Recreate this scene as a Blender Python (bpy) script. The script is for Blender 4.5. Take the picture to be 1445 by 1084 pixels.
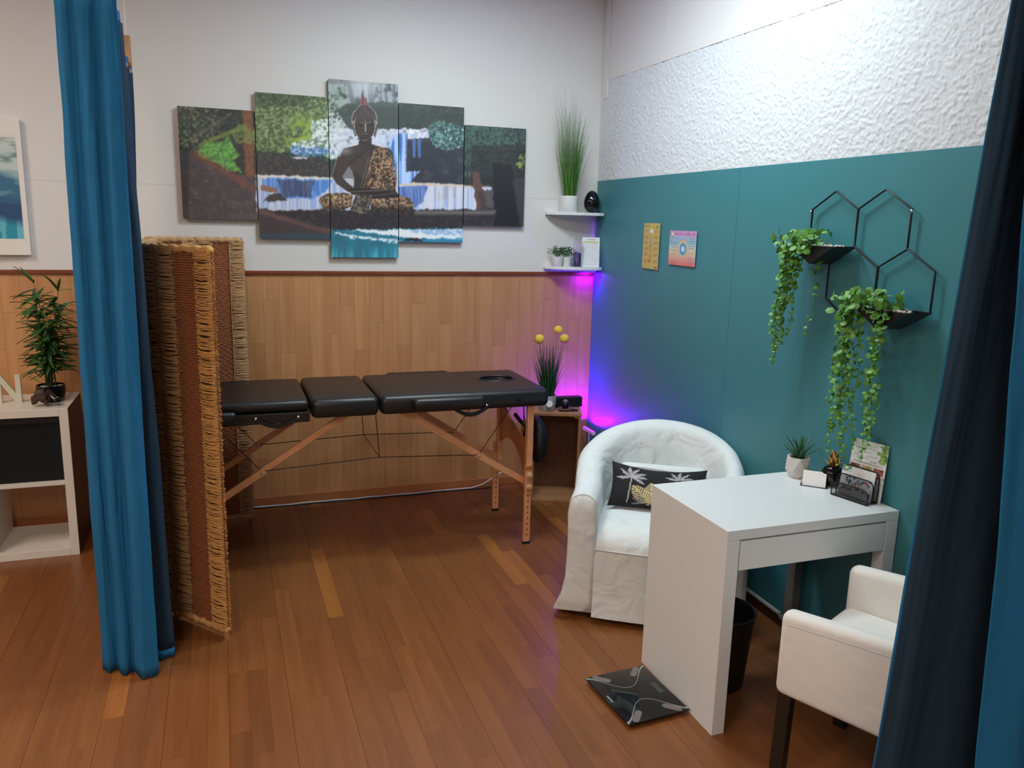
import bpy, bmesh, math, random
import numpy as np
from mathutils import Vector, Matrix, noise as mnoise
random.seed(7); rng = np.random.default_rng(7)
PI = math.pi
for o in list(bpy.data.objects): bpy.data.objects.remove(o, do_unlink=True)
SC = bpy.context.scene
COL = SC.collection

# ------------------------------------------------------------------ camera
CP = (-2.32249679, -4.86457401, 1.72676503); YAW, PIT, ROL = 0.348382509, -0.198811870, 0.0260065402
def cam_axes():
    cy, sy = math.cos(YAW), math.sin(YAW)
    f = Vector((sy*math.cos(PIT), cy*math.cos(PIT), math.sin(PIT)))
    r = Vector((cy, -sy, 0)); u = r.cross(f)
    c, s = math.cos(ROL), math.sin(ROL)
    return c*r + s*u, -s*r + c*u, f
_r, _u, _f = cam_axes()
cd = bpy.data.cameras.new('camera'); cam = bpy.data.objects.new('camera', cd); COL.objects.link(cam)
cd.sensor_width = 36.0; cd.lens = 36.0*1134.749/1445.0; cd.clip_start = 0.05
M = Matrix.Identity(4)
for i in range(3):
    M[i][0] = _r[i]; M[i][1] = _u[i]; M[i][2] = -_f[i]; M[i][3] = CP[i]
cam.matrix_world = M
SC.camera = cam

# ------------------------------------------------------------------ world, lamps, exposure
w = bpy.data.worlds.new('world'); SC.world = w; w.use_nodes = True
w.node_tree.nodes['Background'].inputs[0].default_value = (0.8, 0.85, 1.0, 1)
w.node_tree.nodes['Background'].inputs[1].default_value = 0.2
SC.view_settings.view_transform = 'Standard'
SC.view_settings.look = 'None'
SC.view_settings.exposure = 0.0
SC.view_settings.gamma = 1.0
SC.view_settings.use_curve_mapping = False

def area(name, loc, target, size, power, color, sizey=None):
    l = bpy.data.lights.new(name, 'AREA'); l.energy = power; l.color = color; l.size = size
    if sizey: l.shape = 'RECTANGLE'; l.size_y = sizey
    o = bpy.data.objects.new(name, l); COL.objects.link(o); o.location = loc
    d = Vector(target) - Vector(loc)
    o.rotation_euler = d.to_track_quat('-Z', 'Y').to_euler()
    return o
# cold ceiling lamp over the desk corner, warm ceiling lamps of the larger room
area('lamp_cold_a', (-1.2, -1.35, 3.12), (-1.2, -1.35, 0), 0.6, 32, (0.80, 0.95, 1.0), 0.3)
area('lamp_cold_b', (-0.7, -2.1, 3.12), (-0.7, -2.1, 0), 0.5, 20, (0.80, 0.95, 1.0), 0.3)
area('lamp_warm_front', (-3.4, -4.3, 3.14), (-3.4, -4.3, 0), 0.6, 56, (1.0, 0.84, 0.68), 1.2)
area('lamp_warm_left', (-4.4, -1.9, 3.14), (-4.4, -1.9, 0), 0.6, 46, (1.0, 0.84, 0.70), 1.2)
area('lamp_warm_rear', (-3.2, -6.4, 3.14), (-3.2, -6.4, 0), 0.6, 56, (1.0, 0.87, 0.74), 1.2)
# violet light bar lying behind the crate in the corner
VIO = (0.15, 0.0, 1.0)
area('lamp_violet_a', (-0.085, -0.10, 0.41), (-0.085, -0.10, 2), 0.10, 12.0, VIO, 0.10)
area('lamp_violet_b', (-0.27, -0.045, 0.41), (-0.27, -0.045, 2), 0.32, 5.5, VIO, 0.03)
area('lamp_violet_d', (-0.008, -0.005, 1.60), (-1.0, -0.997, 1.60), 0.006, 0.08, VIO, 0.28)
area('lamp_violet_e', (-0.065, -0.06, 1.4185), (-0.065, -0.06, 0), 0.07, 2.2, VIO, 0.05)

# ------------------------------------------------------------------ materials
def lin(c):
    c = np.asarray(c, float)/255.0
    return np.where(c <= 0.04045, c/12.92, ((c+0.055)/1.055)**2.4)
def rgb(c): return tuple(float(v) for v in lin(c)) + (1.0,)
def newmat(name):
    m = bpy.data.materials.new(name); m.use_nodes = True
    nt = m.node_tree; b = nt.nodes['Principled BSDF']
    return m, nt, b
def N(nt, t, **kw):
    n = nt.nodes.new(t)
    for k, v in kw.items():
        if k in n.inputs: n.inputs[k].default_value = v
        else: setattr(n, k, v)
    return n
def coords(nt, scale=(1, 1, 1), kind='Object'):
    tc = nt.nodes.new('ShaderNodeTexCoord'); mp = nt.nodes.new('ShaderNodeMapping')
    mp.inputs['Scale'].default_value = scale
    nt.links.new(tc.outputs[kind], mp.inputs['Vector'])
    return mp.outputs[0]
def plain(name, c, rough=0.5, metal=0.0, var=0.06, nscale=14.0, bump=0.0, bscale=60.0, spec=0.5, sheen=0.0, scale=(1, 1, 1)):
    m, nt, b = newmat(name)
    co = coords(nt, scale)
    nz = N(nt, 'ShaderNodeTexNoise', Scale=nscale, Detail=4.0)
    nt.links.new(co, nz.inputs['Vector'])
    mx = N(nt, 'ShaderNodeMix', data_type='RGBA')
    col = np.array(rgb(c)[:3])
    mx.inputs[6].default_value = tuple(col*(1-var)) + (1,); mx.inputs[7].default_value = tuple(np.minimum(col*(1+var), 1)) + (1,)
    nt.links.new(nz.outputs['Fac'], mx.inputs[0]); nt.links.new(mx.outputs[2], b.inputs['Base Color'])
    b.inputs['Roughness'].default_value = rough; b.inputs['Metallic'].default_value = metal
    b.inputs['Specular IOR Level'].default_value = spec
    if sheen: b.inputs['Sheen Weight'].default_value = sheen
    if bump:
        n2 = N(nt, 'ShaderNodeTexNoise', Scale=bscale, Detail=3.0); nt.links.new(co, n2.inputs['Vector'])
        bp = N(nt, 'ShaderNodeBump', Strength=bump, Distance=0.004)
        nt.links.new(n2.outputs['Fac'], bp.inputs['Height']); nt.links.new(bp.outputs[0], b.inputs['Normal'])
    return m
def wood(name, c1, c2, stretch=(30, 30, 2), rough=0.4, tone=False, bump=0.08, tones=None):
    m, nt, b = newmat(name)
    co = coords(nt, stretch)
    nz = N(nt, 'ShaderNodeTexNoise', Scale=1.0, Detail=6.0, Roughness=0.6, Distortion=0.6)
    nt.links.new(co, nz.inputs['Vector'])
    if tone:
        at = N(nt, 'ShaderNodeAttribute', attribute_name='tone')
        off = N(nt, 'ShaderNodeVectorMath', operation='MULTIPLY_ADD')
        nt.links.new(at.outputs['Fac'], off.inputs[0]); off.inputs[1].default_value = (37, 53, 91)
        nt.links.new(co, off.inputs[2]); nt.links.new(off.outputs[0], nz.inputs['Vector'])
    rp = nt.nodes.new('ShaderNodeValToRGB')
    rp.color_ramp.elements[0].position = 0.3; rp.color_ramp.elements[0].color = rgb(c1)
    rp.color_ramp.elements[1].position = 0.72; rp.color_ramp.elements[1].color = rgb(c2)
    nt.links.new(nz.outputs['Fac'], rp.inputs[0])
    out = rp.outputs[0]
    if tone:
        r2 = nt.nodes.new('ShaderNodeValToRGB'); els = r2.color_ramp.elements
        els[0].position = 0; els[0].color = tones[0][1] + (1,)
        els[1].position = 1; els[1].color = tones[-1][1] + (1,)
        for p, c in tones[1:-1]:
            e = els.new(p); e.color = c + (1,)
        nt.links.new(at.outputs['Fac'], r2.inputs[0])
        mu = N(nt, 'ShaderNodeMix', data_type='RGBA', blend_type='MULTIPLY'); mu.inputs[0].default_value = 1
        nt.links.new(out, mu.inputs[6]); nt.links.new(r2.outputs[0], mu.inputs[7]); out = mu.outputs[2]
    nt.links.new(out, b.inputs['Base Color']); b.inputs['Roughness'].default_value = rough
    if bump:
        bp = N(nt, 'ShaderNodeBump', Strength=bump, Distance=0.002)
        nt.links.new(nz.outputs['Fac'], bp.inputs['Height']); nt.links.new(bp.outputs[0], b.inputs['Normal'])
    return m
def printed(name, rough=0.4, coat=0.0):
    m, nt, b = newmat(name)
    at = N(nt, 'ShaderNodeAttribute', attribute_name='col')
    nt.links.new(at.outputs['Color'], b.inputs['Base Color']); b.inputs['Roughness'].default_value = rough
    b.inputs['Coat Weight'].default_value = coat
    return m
def glow(name, c, strength):
    m, nt, b = newmat(name)
    b.inputs['Base Color'].default_value = (0.1, 0.1, 0.1, 1)
    b.inputs['Emission Color'].default_value = tuple(c) + (1,); b.inputs['Emission Strength'].default_value = strength
    return m
def glass(name, c=(255, 255, 255), rough=0.02):
    m, nt, b = newmat(name)
    b.inputs['Base Color'].default_value = rgb(c); b.inputs['Transmission Weight'].default_value = 1.0
    b.inputs['Roughness'].default_value = rough; b.inputs['IOR'].default_value = 1.3
    return m
def fabric(name, c, rough=0.85, weave=500.0, bump=0.15, var=0.06, sheen=0.1, wrinkle=0.0):
    m = plain(name, c, rough, 0, var, 9.0, bump, weave, 0.25, sheen)
    if wrinkle:
        nt = m.node_tree; b = nt.nodes['Principled BSDF']
        n3 = N(nt, 'ShaderNodeTexNoise', Scale=8.0, Detail=2.5, Distortion=0.6)
        nt.links.new(coords(nt), n3.inputs['Vector'])
        bp = N(nt, 'ShaderNodeBump', Strength=wrinkle, Distance=0.02)
        nt.links.new(n3.outputs['Fac'], bp.inputs['Height'])
        old = b.inputs['Normal'].links[0].from_node
        nt.links.new(bp.outputs[0], old.inputs['Normal'])
    return m

MT = dict(
    wall=plain('white_paint', (222, 219, 216), 0.6, var=0.02, nscale=3, bump=0.05, bscale=150),
    stucco=plain('stucco', (212, 214, 217), 0.75, var=0.03, nscale=6, bump=0.5, bscale=90),
    teal=plain('teal_paint', (62, 126, 134), 0.42, var=0.04, nscale=2.5, bump=0.03, bscale=200),
    ceiling=plain('ceiling_paint', (225, 222, 216), 0.8, var=0.02),
    floor_dark=plain('floor_underlay', (40, 22, 12), 0.8),
    plank=wood('floor_wood', (118, 71, 38), (138, 87, 48), (26, 1.4, 26), 0.33, True, 0.05,
               [(0, (0.74, 0.68, 0.64)), (0.3, (0.94, 0.9, 0.87)), (0.8, (1.03, 1.0, 0.96)), (0.95, (1.1, 1.06, 0.98)), (1, (1.5, 1.5, 1.08))]),
    strip=wood('wall_laminate', (188, 132, 86), (204, 153, 104), (22, 22, 1.3), 0.42, True, 0.03,
               [(0, (0.9, 0.87, 0.84)), (0.5, (0.98, 0.97, 0.96)), (1, (1.06, 1.06, 1.05))]),
    rail=wood('rail_wood', (112, 52, 24), (140, 72, 36), (2, 30, 30), 0.4),
    base=wood('skirting_wood', (160, 96, 54), (184, 118, 72), (2, 30, 30), 0.45),
    base_dark=wood('dark_skirting', (52, 30, 20), (70, 42, 28), (30, 2, 30), 0.45),
    white=plain('white_lacquer', (224, 226, 226), 0.35, var=0.01),
    shelfwhite=plain('white_foil', (226, 220, 212), 0.4, var=0.015),
    black=plain('black_plastic', (18, 18, 20), 0.4, var=0.1),
    blackbox=fabric('black_box_fabric', (22, 26, 30), 0.9),
    leather=plain('black_vinyl', (24, 23, 25), 0.38, var=0.08, nscale=30, bump=0.12, bscale=350),
    beech=wood('beech', (212, 146, 102), (224, 166, 120), (10, 10, 10), 0.4),
    ply=wood('plywood', (166, 92, 48), (184, 110, 62), (20, 20, 4), 0.4),
    knob=plain('beige_knob', (206, 160, 116), 0.5),
    steel=plain('steel', (200, 200, 205), 0.25, 1.0, var=0.03),
    cable=plain('cable_brown', (46, 24, 14), 0.6),
    blue=fabric('blue_velvet', (32, 104, 152), 0.95, 420, 0.25, 0.12, 0.0, 0.25),
    lining=fabric('navy_lining', (36, 58, 78), 0.95, 420, 0.1, 0.06, 0.0, 0.15),
    chair=fabric('white_slipcover', (222, 226, 226), 0.9, 500, 0.12, 0.025, 0.1, 0.9),
    chair2=fabric('cream_slipcover', (228, 226, 222), 0.9, 500, 0.12, 0.02, 0.1, 0.35),
    seam=fabric('seam_thread', (196, 196, 194), 0.9),
    dwood=wood('black_brown_wood', (24, 17, 14), (36, 26, 22), (20, 20, 3), 0.4),
    straw=plain('straw', (200, 156, 110), 0.75, var=0.35, nscale=1.0, scale=(6, 6, 60), bump=0.2, bscale=2.0),
    straw2=plain('gold_straw', (212, 158, 96), 0.7, var=0.35, nscale=1.0, scale=(6, 6, 60), bump=0.2, bscale=2.0),
    backing=plain('straw_backing', (128, 94, 62), 0.9, var=0.2, nscale=20),
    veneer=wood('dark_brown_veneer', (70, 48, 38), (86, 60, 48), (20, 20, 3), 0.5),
    woven=plain('woven_cord', (150, 88, 54), 0.8, var=0.25, nscale=1.0, scale=(30, 30, 90), bump=0.3, bscale=3.0),
    crate=wood('crate_pine', (150, 104, 68), (176, 128, 88), (3, 20, 20), 0.55),
    crate_d=wood('crate_inside', (104, 66, 44), (128, 84, 56), (20, 20, 3), 0.6),
    ceramic=plain('white_ceramic', (228, 228, 228), 0.3, var=0.01),
    stonepot=plain('pale_stone_pot', (206, 202, 198), 0.8, var=0.05, bump=0.2, bscale=120),
    greypot=plain('whitewashed_cement', (168, 164, 160), 0.9, var=0.3, nscale=40, bump=0.6, bscale=70),
    blackglaze=plain('black_glaze', (10, 10, 14), 0.08, var=0.1),
    gold=plain('gold', (214, 172, 96), 0.22, 1.0, var=0.05),
    grass=plain('grass_green', (78, 128, 50), 0.6, var=0.35, nscale=20),
    plume=plain('grass_plume', (150, 158, 140), 0.7, var=0.2, nscale=20),
    grassd=plain('grass_dark_green', (28, 74, 38), 0.55, var=0.35, nscale=20),
    leaf=plain('trailing_leaf', (88, 142, 56), 0.5, var=0.3, nscale=30),
    vine=plain('vine_stem', (86, 134, 52), 0.6),
    bamboo=plain('bamboo_leaf', (62, 104, 52), 0.5, var=0.4, nscale=12),
    bambooy=plain('young_bamboo_leaf', (158, 178, 52), 0.5, var=0.2),
    bamboost=plain('bamboo_stem', (66, 84, 44), 0.5, var=0.2),
    aloe=plain('aloe_leaf', (44, 92, 60), 0.5, var=0.25, nscale=30),
    smallleaf=plain('dark_small_leaf', (30, 70, 44), 0.5, var=0.4, nscale=40),
    yellow=plain('yellow_flower', (228, 190, 74), 0.9, var=0.2, nscale=90, bump=0.8, bscale=160),
    soil=plain('soil', (40, 30, 24), 0.95, var=0.3, nscale=60, bump=0.6, bscale=80),
    pebble=plain('white_pebble', (226, 222, 214), 0.6, var=0.1),
    brownstone=plain('brown_stone', (104, 80, 66), 0.55, var=0.4, nscale=30, bump=0.3, bscale=50),
    carve=plain('carved_wood', (66, 46, 38), 0.5, var=0.7, nscale=60, bump=0.8, bscale=90),
    letter=plain('pale_green_letter', (206, 208, 190), 0.5, var=0.02),
    darkglass=plain('black_glass', (16, 18, 18), 0.06, var=0.05),
    silver=plain('silver_print', (186, 190, 194), 0.35, 0.6, var=0.03),
    electrode=plain('electrode', (150, 140, 140), 0.3, 0.7, var=0.03),
    lcd=plain('lcd', (62, 66, 68), 0.3),
    bin=plain('bin_black', (20, 22, 24), 0.45, var=0.1),
    wirewhite=plain('white_cable', (220, 216, 210), 0.5),
    wireblack=plain('black_cable', (20, 18, 18), 0.5),
    grey=plain('grey_metal', (120, 116, 114), 0.45, 0.3, var=0.05),
    meshmetal=plain('mesh_metal', (26, 28, 34), 0.4, 0.5, var=0.05),
    acrylic=glass('acrylic', (250, 252, 255)),
    vglass=glass('vase_glass', (250, 244, 250)),
    glitter=plain('violet_glitter', (96, 92, 150), 0.25, 0.5, var=0.6, nscale=60),
    paper=plain('paper', (236, 236, 234), 0.6, var=0.01),
    canvas_edge=plain('canvas_edge', (30, 30, 30), 0.7),
    canvas=printed('canvas_print', 0.35), print=printed('paper_print', 0.45), cushion=printed('cushion_print', 0.85),
    rod=wood('rod_wood', (150, 104, 66), (190, 140, 92), (30, 4, 30), 0.35),
    ledwhite=glow('violet_led', (0.30, 0.02, 1.0), 2.5),
    headcush=plain('black_headrest', (14, 14, 16), 0.5, var=0.1),
    twine=plain('twine', (150, 112, 70), 0.9, var=0.2),
)

# ------------------------------------------------------------------ mesh helpers
class MB:
    def __init__(s): s.v = []; s.f = []
    def add(s, vs, fs):
        k = len(s.v); s.v += [tuple(p) for p in vs]; s.f += [tuple(i+k for i in f) for f in fs]; return s
    def box(s, a, b, m=None):
        x0, y0, z0 = a; x1, y1, z1 = b
        vs = [Vector(p) for p in ((x0,y0,z0),(x1,y0,z0),(x1,y1,z0),(x0,y1,z0),(x0,y0,z1),(x1,y0,z1),(x1,y1,z1),(x0,y1,z1))]
        if m is not None: vs = [m @ p for p in vs]
        return s.add(vs, [(0,3,2,1),(4,5,6,7),(0,1,5,4),(1,2,6,5),(2,3,7,6),(3,0,4,7)])
    def bar(s, p, q, w, h, up=(0, 0, 1)):
        p = Vector(p); q = Vector(q); d = (q-p).normalized(); sd = d.cross(Vector(up))
        if sd.length < 1e-4: sd = d.cross(Vector((1, 0, 0)))
        sd.normalize(); u = sd.cross(d)
        vs = []
        for e in (p, q):
            for a, b in ((-1,-1),(1,-1),(1,1),(-1,1)): vs.append(e + sd*(a*w/2) + u*(b*h/2))
        return s.add(vs, [(0,1,2,3),(7,6,5,4),(0,4,5,1),(1,5,6,2),(2,6,7,3),(3,7,4,0)])
    def tube(s, pts, r, n=8, closed=False, caps=True):
        pts = [Vector(p) for p in pts]; L = len(pts); rs = r if hasattr(r, '__len__') else [r]*L
        vs = []; prev = None
        for i, p in enumerate(pts):
            a = pts[i-1] if (i > 0 or closed) else p; b = pts[(i+1) % L] if (i < L-1 or closed) else p
            d = (b-a)
            d = d.normalized() if d.length > 1e-9 else Vector((0, 0, 1))
            if prev is None:
                sd = d.cross(Vector((0, 0, 1)));
                if sd.length < 1e-3: sd = d.cross(Vector((1, 0, 0)))
            else: sd = prev - d*prev.dot(d)
            sd.normalize(); prev = sd; u = d.cross(sd)
            for k in range(n):
                t = 2*PI*k/n; vs.append(p + (sd*math.cos(t) + u*math.sin(t))*rs[i])
        fs = []
        for i in range(L if closed else L-1):
            j = (i+1) % L
            for k in range(n): fs.append((i*n+k, i*n+(k+1) % n, j*n+(k+1) % n, j*n+k))
        if caps and not closed: fs += [tuple(range(n))[::-1], tuple(range((L-1)*n, L*n))]
        return s.add(vs, fs)
    def lathe(s, prof, n=24, c=(0, 0, 0), sx=1, sy=1):
        vs = []; fs = []
        for r, z in prof:
            for k in range(n):
                t = 2*PI*k/n; vs.append((c[0]+r*sx*math.cos(t), c[1]+r*sy*math.sin(t), c[2]+z))
        for i in range(len(prof)-1):
            for k in range(n): fs.append((i*n+k, i*n+(k+1) % n, (i+1)*n+(k+1) % n, (i+1)*n+k))
        if prof[0][0] > 1e-6: fs.append(tuple(range(n))[::-1])
        if prof[-1][0] > 1e-6: fs.append(tuple(range((len(prof)-1)*n, len(prof)*n)))
        return s.add(vs, fs)
    def prism(s, poly, z0, z1, m=None):
        n = len(poly); vs = [Vector((x, y, z0)) for x, y in poly] + [Vector((x, y, z1)) for x, y in poly]
        if m is not None: vs = [m @ p for p in vs]
        return s.add(vs, [tuple(range(n))[::-1], tuple(range(n, 2*n))] + [(i, (i+1) % n, n+(i+1) % n, n+i) for i in range(n)])
    def grid(s, P, flip=False, closed_u=False):
        nu, nv = len(P), len(P[0]); fs = []
        for i in range(nu if closed_u else nu-1):
            for j in range(nv-1):
                a, b = i*nv+j, ((i+1) % nu)*nv+j
                q = (a, b, b+1, a+1); fs.append(q[::-1] if flip else q)
        return s.add([p for r in P for p in r], fs)
def obj(name, mb, mat, parent=None, smooth=None, bevel=0.0, world=False, subsurf=0, seg=2, attr=None):
    me = bpy.data.meshes.new(name)
    vs = mb.v
    if world and parent is not None:
        l = parent.location; vs = [(p[0]-l[0], p[1]-l[1], p[2]-l[2]) for p in vs]
    me.from_pydata(vs, [], mb.f); me.update()
    if mat is not None: me.materials.append(mat)
    o = bpy.data.objects.new(name, me); COL.objects.link(o)
    if parent is not None: o.parent = parent
    if smooth == 'all': me.shade_smooth()
    elif smooth is not None: me.shade_auto_smooth(angle=math.radians(smooth)) if hasattr(me, 'shade_auto_smooth') else smooth_by_angle(me, smooth)
    if bevel:
        b = o.modifiers.new('bevel', 'BEVEL'); b.width = bevel; b.segments = seg; b.limit_method = 'ANGLE'; b.angle_limit = math.radians(40)
    if subsurf:
        b = o.modifiers.new('sub', 'SUBSURF'); b.levels = subsurf; b.render_levels = subsurf
    return o
def smooth_by_angle(me, deg):
    bm = bmesh.new(); bm.from_mesh(me)
    for f in bm.faces: f.smooth = True
    for e in bm.edges:
        if len(e.link_faces) == 2: e.smooth = e.calc_face_angle(0) < math.radians(deg)
    bm.to_mesh(me); bm.free()
def tag(o, label, cat=None, group=None, kind=None):
    if label: o['label'] = label
    if cat: o['category'] = cat
    if group: o['group'] = group
    if kind: o['kind'] = kind
    return o
def thing(name, label, cat, loc=(0, 0, 0), rz=0, group=None):
    o = bpy.data.objects.new(name, None); COL.objects.link(o); o.empty_display_size = 0.1
    o.location = loc; o.rotation_euler = (0, 0, rz)
    return tag(o, label, cat, group)
def stuff(o): o['kind'] = 'stuff'; return o
def struct(o): o['kind'] = 'structure'; return o
def rbox(a, b, off, seg=3):
    bm = bmesh.new(); bmesh.ops.create_cube(bm, size=1)
    for v in bm.verts:
        v.co = Vector(((a[0]+b[0])/2+v.co.x*(b[0]-a[0]), (a[1]+b[1])/2+v.co.y*(b[1]-a[1]), (a[2]+b[2])/2+v.co.z*(b[2]-a[2])))
    bmesh.ops.bevel(bm, geom=bm.edges[:], offset=off, segments=seg, profile=0.5, affect='EDGES')
    mb = MB(); bm.verts.index_update(); mb.add([v.co for v in bm.verts], [[v.index for v in f.verts] for f in bm.faces]); bm.free()
    return mb
def setcol(o, arr):
    at = o.data.color_attributes.new('col', 'FLOAT_COLOR', 'POINT')
    a = np.ones((len(o.data.vertices), 4), np.float32); a[:, :3] = arr
    at.data.foreach_set('color', a.ravel())
def settone(o, vals):
    at = o.data.attributes.new('tone', 'FLOAT', 'POINT'); at.data.foreach_set('value', np.asarray(vals, np.float32))
def skin(name, vs, es, rs, mat, parent=None, lv=2):
    me = bpy.data.meshes.new(name); me.from_pydata(vs, es, []); me.update(); me.materials.append(mat)
    o = bpy.data.objects.new(name, me); COL.objects.link(o)
    if parent is not None: o.parent = parent
    sm = o.modifiers.new('skin', 'SKIN'); sm.use_smooth_shade = True
    for i, r in enumerate(rs):
        d = me.skin_vertices[0].data[i]; d.radius = (r, r) if not hasattr(r, '__len__') else r
    me.skin_vertices[0].data[0].use_root = True
    s = o.modifiers.new('sub', 'SUBSURF'); s.levels = lv; s.render_levels = lv
    return o
_lat = {}
def vnoise(x, y, seed=0):
    if seed not in _lat: _lat[seed] = np.random.default_rng(seed+100).random((256, 256))
    L = _lat[seed]; xi = np.floor(x).astype(int); yi = np.floor(y).astype(int); fx = x-xi; fy = y-yi
    fx = fx*fx*(3-2*fx); fy = fy*fy*(3-2*fy)
    a = L[xi % 256, yi % 256]; b = L[(xi+1) % 256, yi % 256]; c = L[xi % 256, (yi+1) % 256]; d = L[(xi+1) % 256, (yi+1) % 256]
    return (a*(1-fx)+b*fx)*(1-fy) + (c*(1-fx)+d*fx)*fy
def fbm(x, y, seed=0, o=4):
    r = 0; a = 0.5; t = 0
    for i in range(o): r = r + a*vnoise(x*2**i, y*2**i, seed+i); t += a; a *= 0.55
    return r/t
def inpoly(X, Y, pts):
    m = np.zeros(X.shape, bool); n = len(pts)
    for i in range(n):
        x0, y0 = pts[i]; x1, y1 = pts[(i+1) % n]
        if y0 == y1: continue
        c = ((y0 > Y) != (y1 > Y)) & (X < (x1-x0)*(Y-y0)/(y1-y0)+x0); m ^= c
    return m
def segdist(X, Y, p, q):
    dx, dy = q[0]-p[0], q[1]-p[1]; t = np.clip(((X-p[0])*dx+(Y-p[1])*dy)/(dx*dx+dy*dy+1e-9), 0, 1)
    return np.hypot(X-p[0]-t*dx, Y-p[1]-t*dy), t
def mixc(I, m, c):
    m = np.clip(np.asarray(m, float), 0, 1)[..., None]; return I*(1-m) + np.asarray(c, float)*m
def sheet(name, w, h, nx, nz, func, mat, parent, thick=0.0006, gain=1.0, m=None, edge=None):
    """printed flat panel: x in [-w/2,w/2], z in [0,h], print on -y side"""
    xs = np.linspace(-w/2, w/2, nx); zs = np.linspace(0, h, nz)
    U, V = np.meshgrid((xs+w/2)/w, zs/h, indexing='ij')
    C = np.clip(lin(func(U, V))*gain, 0, 1)
    mb = MB(); mb.grid([[(x, 0, z) for z in zs] for x in xs])
    n = nx*nz
    e = thick
    mb.add([(-w/2, 0, 0), (w/2, 0, 0), (w/2, 0, h), (-w/2, 0, h), (-w/2, e, 0), (w/2, e, 0), (w/2, e, h), (-w/2, e, h)],
           [(4, 7, 6, 5), (0, 4, 5, 1), (1, 5, 6, 2), (2, 6, 7, 3), (3, 7, 4, 0)])
    if m is not None: mb.v = [tuple(m @ Vector(p)) for p in mb.v]
    o = obj(name, mb, mat, parent)
    ec = np.tile(lin(edge if edge is not None else (225, 225, 222)), (8, 1))
    setcol(o, np.vstack([C.reshape(-1, 3), ec]))
    return o
def frame_at(origin, xdir, zdir):
    x = Vector(xdir).normalized(); z = Vector(zdir); z = (z - x*z.dot(x)).normalized(); y = z.cross(x)
    m = Matrix.Identity(4)
    for i in range(3): m[i][0], m[i][1], m[i][2], m[i][3] = x[i], y[i], z[i], origin[i]
    return m
def proj(p):
    d = Vector(p) - Vector(CP); z = d.dot(_f)
    return (722.5+1134.749*d.dot(_r)/z, 542-1134.749*d.dot(_u)/z, z)
WA = -0.022613   # the right wall is a little out of square
def WR(s, d, z):  # point of the right wall: s along it from the corner, d out into the room
    return Vector((s*math.sin(WA)-d*math.cos(WA), -s*math.cos(WA)-d*math.sin(WA), z))

# ------------------------------------------------------------------ room
H = 3.2; XL = -6.6; YF = -8.0
fl = struct(obj('floor', MB().box((XL, YF, -0.06), (0.25, 0.1, -0.006)), MT['floor_dark']))
struct(obj('ceiling', MB().box((XL, YF, H), (0.3, 0.1, H+0.06)), MT['ceiling']))
struct(obj('wall_left', MB().box((XL-0.1, YF, -0.06), (XL, 0.1, H)), MT['wall']))
struct(obj('wall_front', MB().box((XL, YF-0.1, -0.06), (0.3, YF, H)), MT['wall']))
wb = struct(obj('wall_back', MB().box((XL, 0.008, -0.06), (0.1, 0.12, H)), MT['wall']))
obj('plaster_board', MB().box((XL, 0.0, 1.40), (0.02, 0.0085, 1.8763)), MT['wall'], wb)
obj('plaster_board', MB().box((XL, 0.0, 1.877), (0.02, 0.0085, H)), MT['wall'], wb)
# laminate strips of the wainscot, staggered
WS = 0.0875
ns = 0
stuffmb = MB(); stufft = []
k = 0; x = 0.0
while x > -4.9:
    z = -0.02 - [0.0, 0.33, 0.62, 0.2, 0.5][k % 5]*0.7
    while z < 1.40:
        z1 = min(z+0.66+0.05*random.random(), 1.405)
        a = max(z, -0.02)
        if z1-a > 0.02:
            t = random.random(); b = MB().box((x-WS+0.0004, -0.0004*random.random(), a+0.0004), (x-0.0004, 0.0075, z1-0.0004))
            hidden = (x < -4.0)
            if hidden: stuffmb.add(b.v, b.f); stufft += [t]*8
            else:
                o = obj('wood_strip', b, MT['strip'], wb); settone(o, [t]*8); ns += 1
        z = z1
    x -= WS; k += 1
o = stuff(obj('wood_strips', stuffmb, MT['strip'], wb)); settone(o, stufft)
struct(obj('trim_1', MB().box((-4.9, -0.014, 1.395), (-0.0, 0.004, 1.417)), MT['rail'], bevel=0.003))
struct(obj('baseboard_back', MB().box((-4.9, -0.010, 0.0), (-0.0, 0.0, 0.055)), MT['base'], bevel=0.003))
# floor planks, laid front to back
PW = 0.0695
planks = []; x = 0.14; k = 0
while x > -5.2:
    y = 0.0 + random.random()*0.5
    while y > -5.6:
        L = random.uniform(0.38, 0.78); y0 = y-L
        a = (max(x-PW, -5.2), y0, 0); c = ((x-PW/2), (y0+min(y, 0.0))/2, 0)
        px, py, d = proj(c)
        px2, py2, d2 = proj((c[0], min(y, 0.0), 0))
        vis = d > 0.2 and d2 > 0.2 and -40 < px < 1300 and 640 < py and py2 < 1090 and px2 > -40
        planks.append((0 if vis else 1, d, x, y0, min(y, 0.0)))
        y = y0
    x -= PW; k += 1
planks.sort()
mb = MB(); tones = []
for i, (nv, d, x, y0, y1) in enumerate(planks):
    if y1-y0 < 0.02: continue
    t = min(1, max(0, random.gauss(0.5, 0.2)))
    if random.random() < 0.022: t = 0.99
    h = -0.0005*random.random()
    seam = 0.0009 if round((0.14-x)/PW) % 3 == 0 else 0.0002
    b = MB().box((x-PW+0.0002, y0+0.0001, -0.007), (x-seam, y1-0.0001, h))
    if nv == 0 and i < 300:
        o = obj('floor_plank', b, MT['plank'], fl); settone(o, [t]*8)
    else: mb.add(b.v, b.f); tones += [t]*8
o = stuff(obj('floor_planks', mb, MT['plank'], fl)); settone(o, tones)
# right wall (turned by WA about the corner)
wr = struct(obj('wall_right', MB().box((0.004, YF, -0.06), (0.2, 0.1, H)), MT['wall'])); wr.rotation_euler[2] = WA
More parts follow.
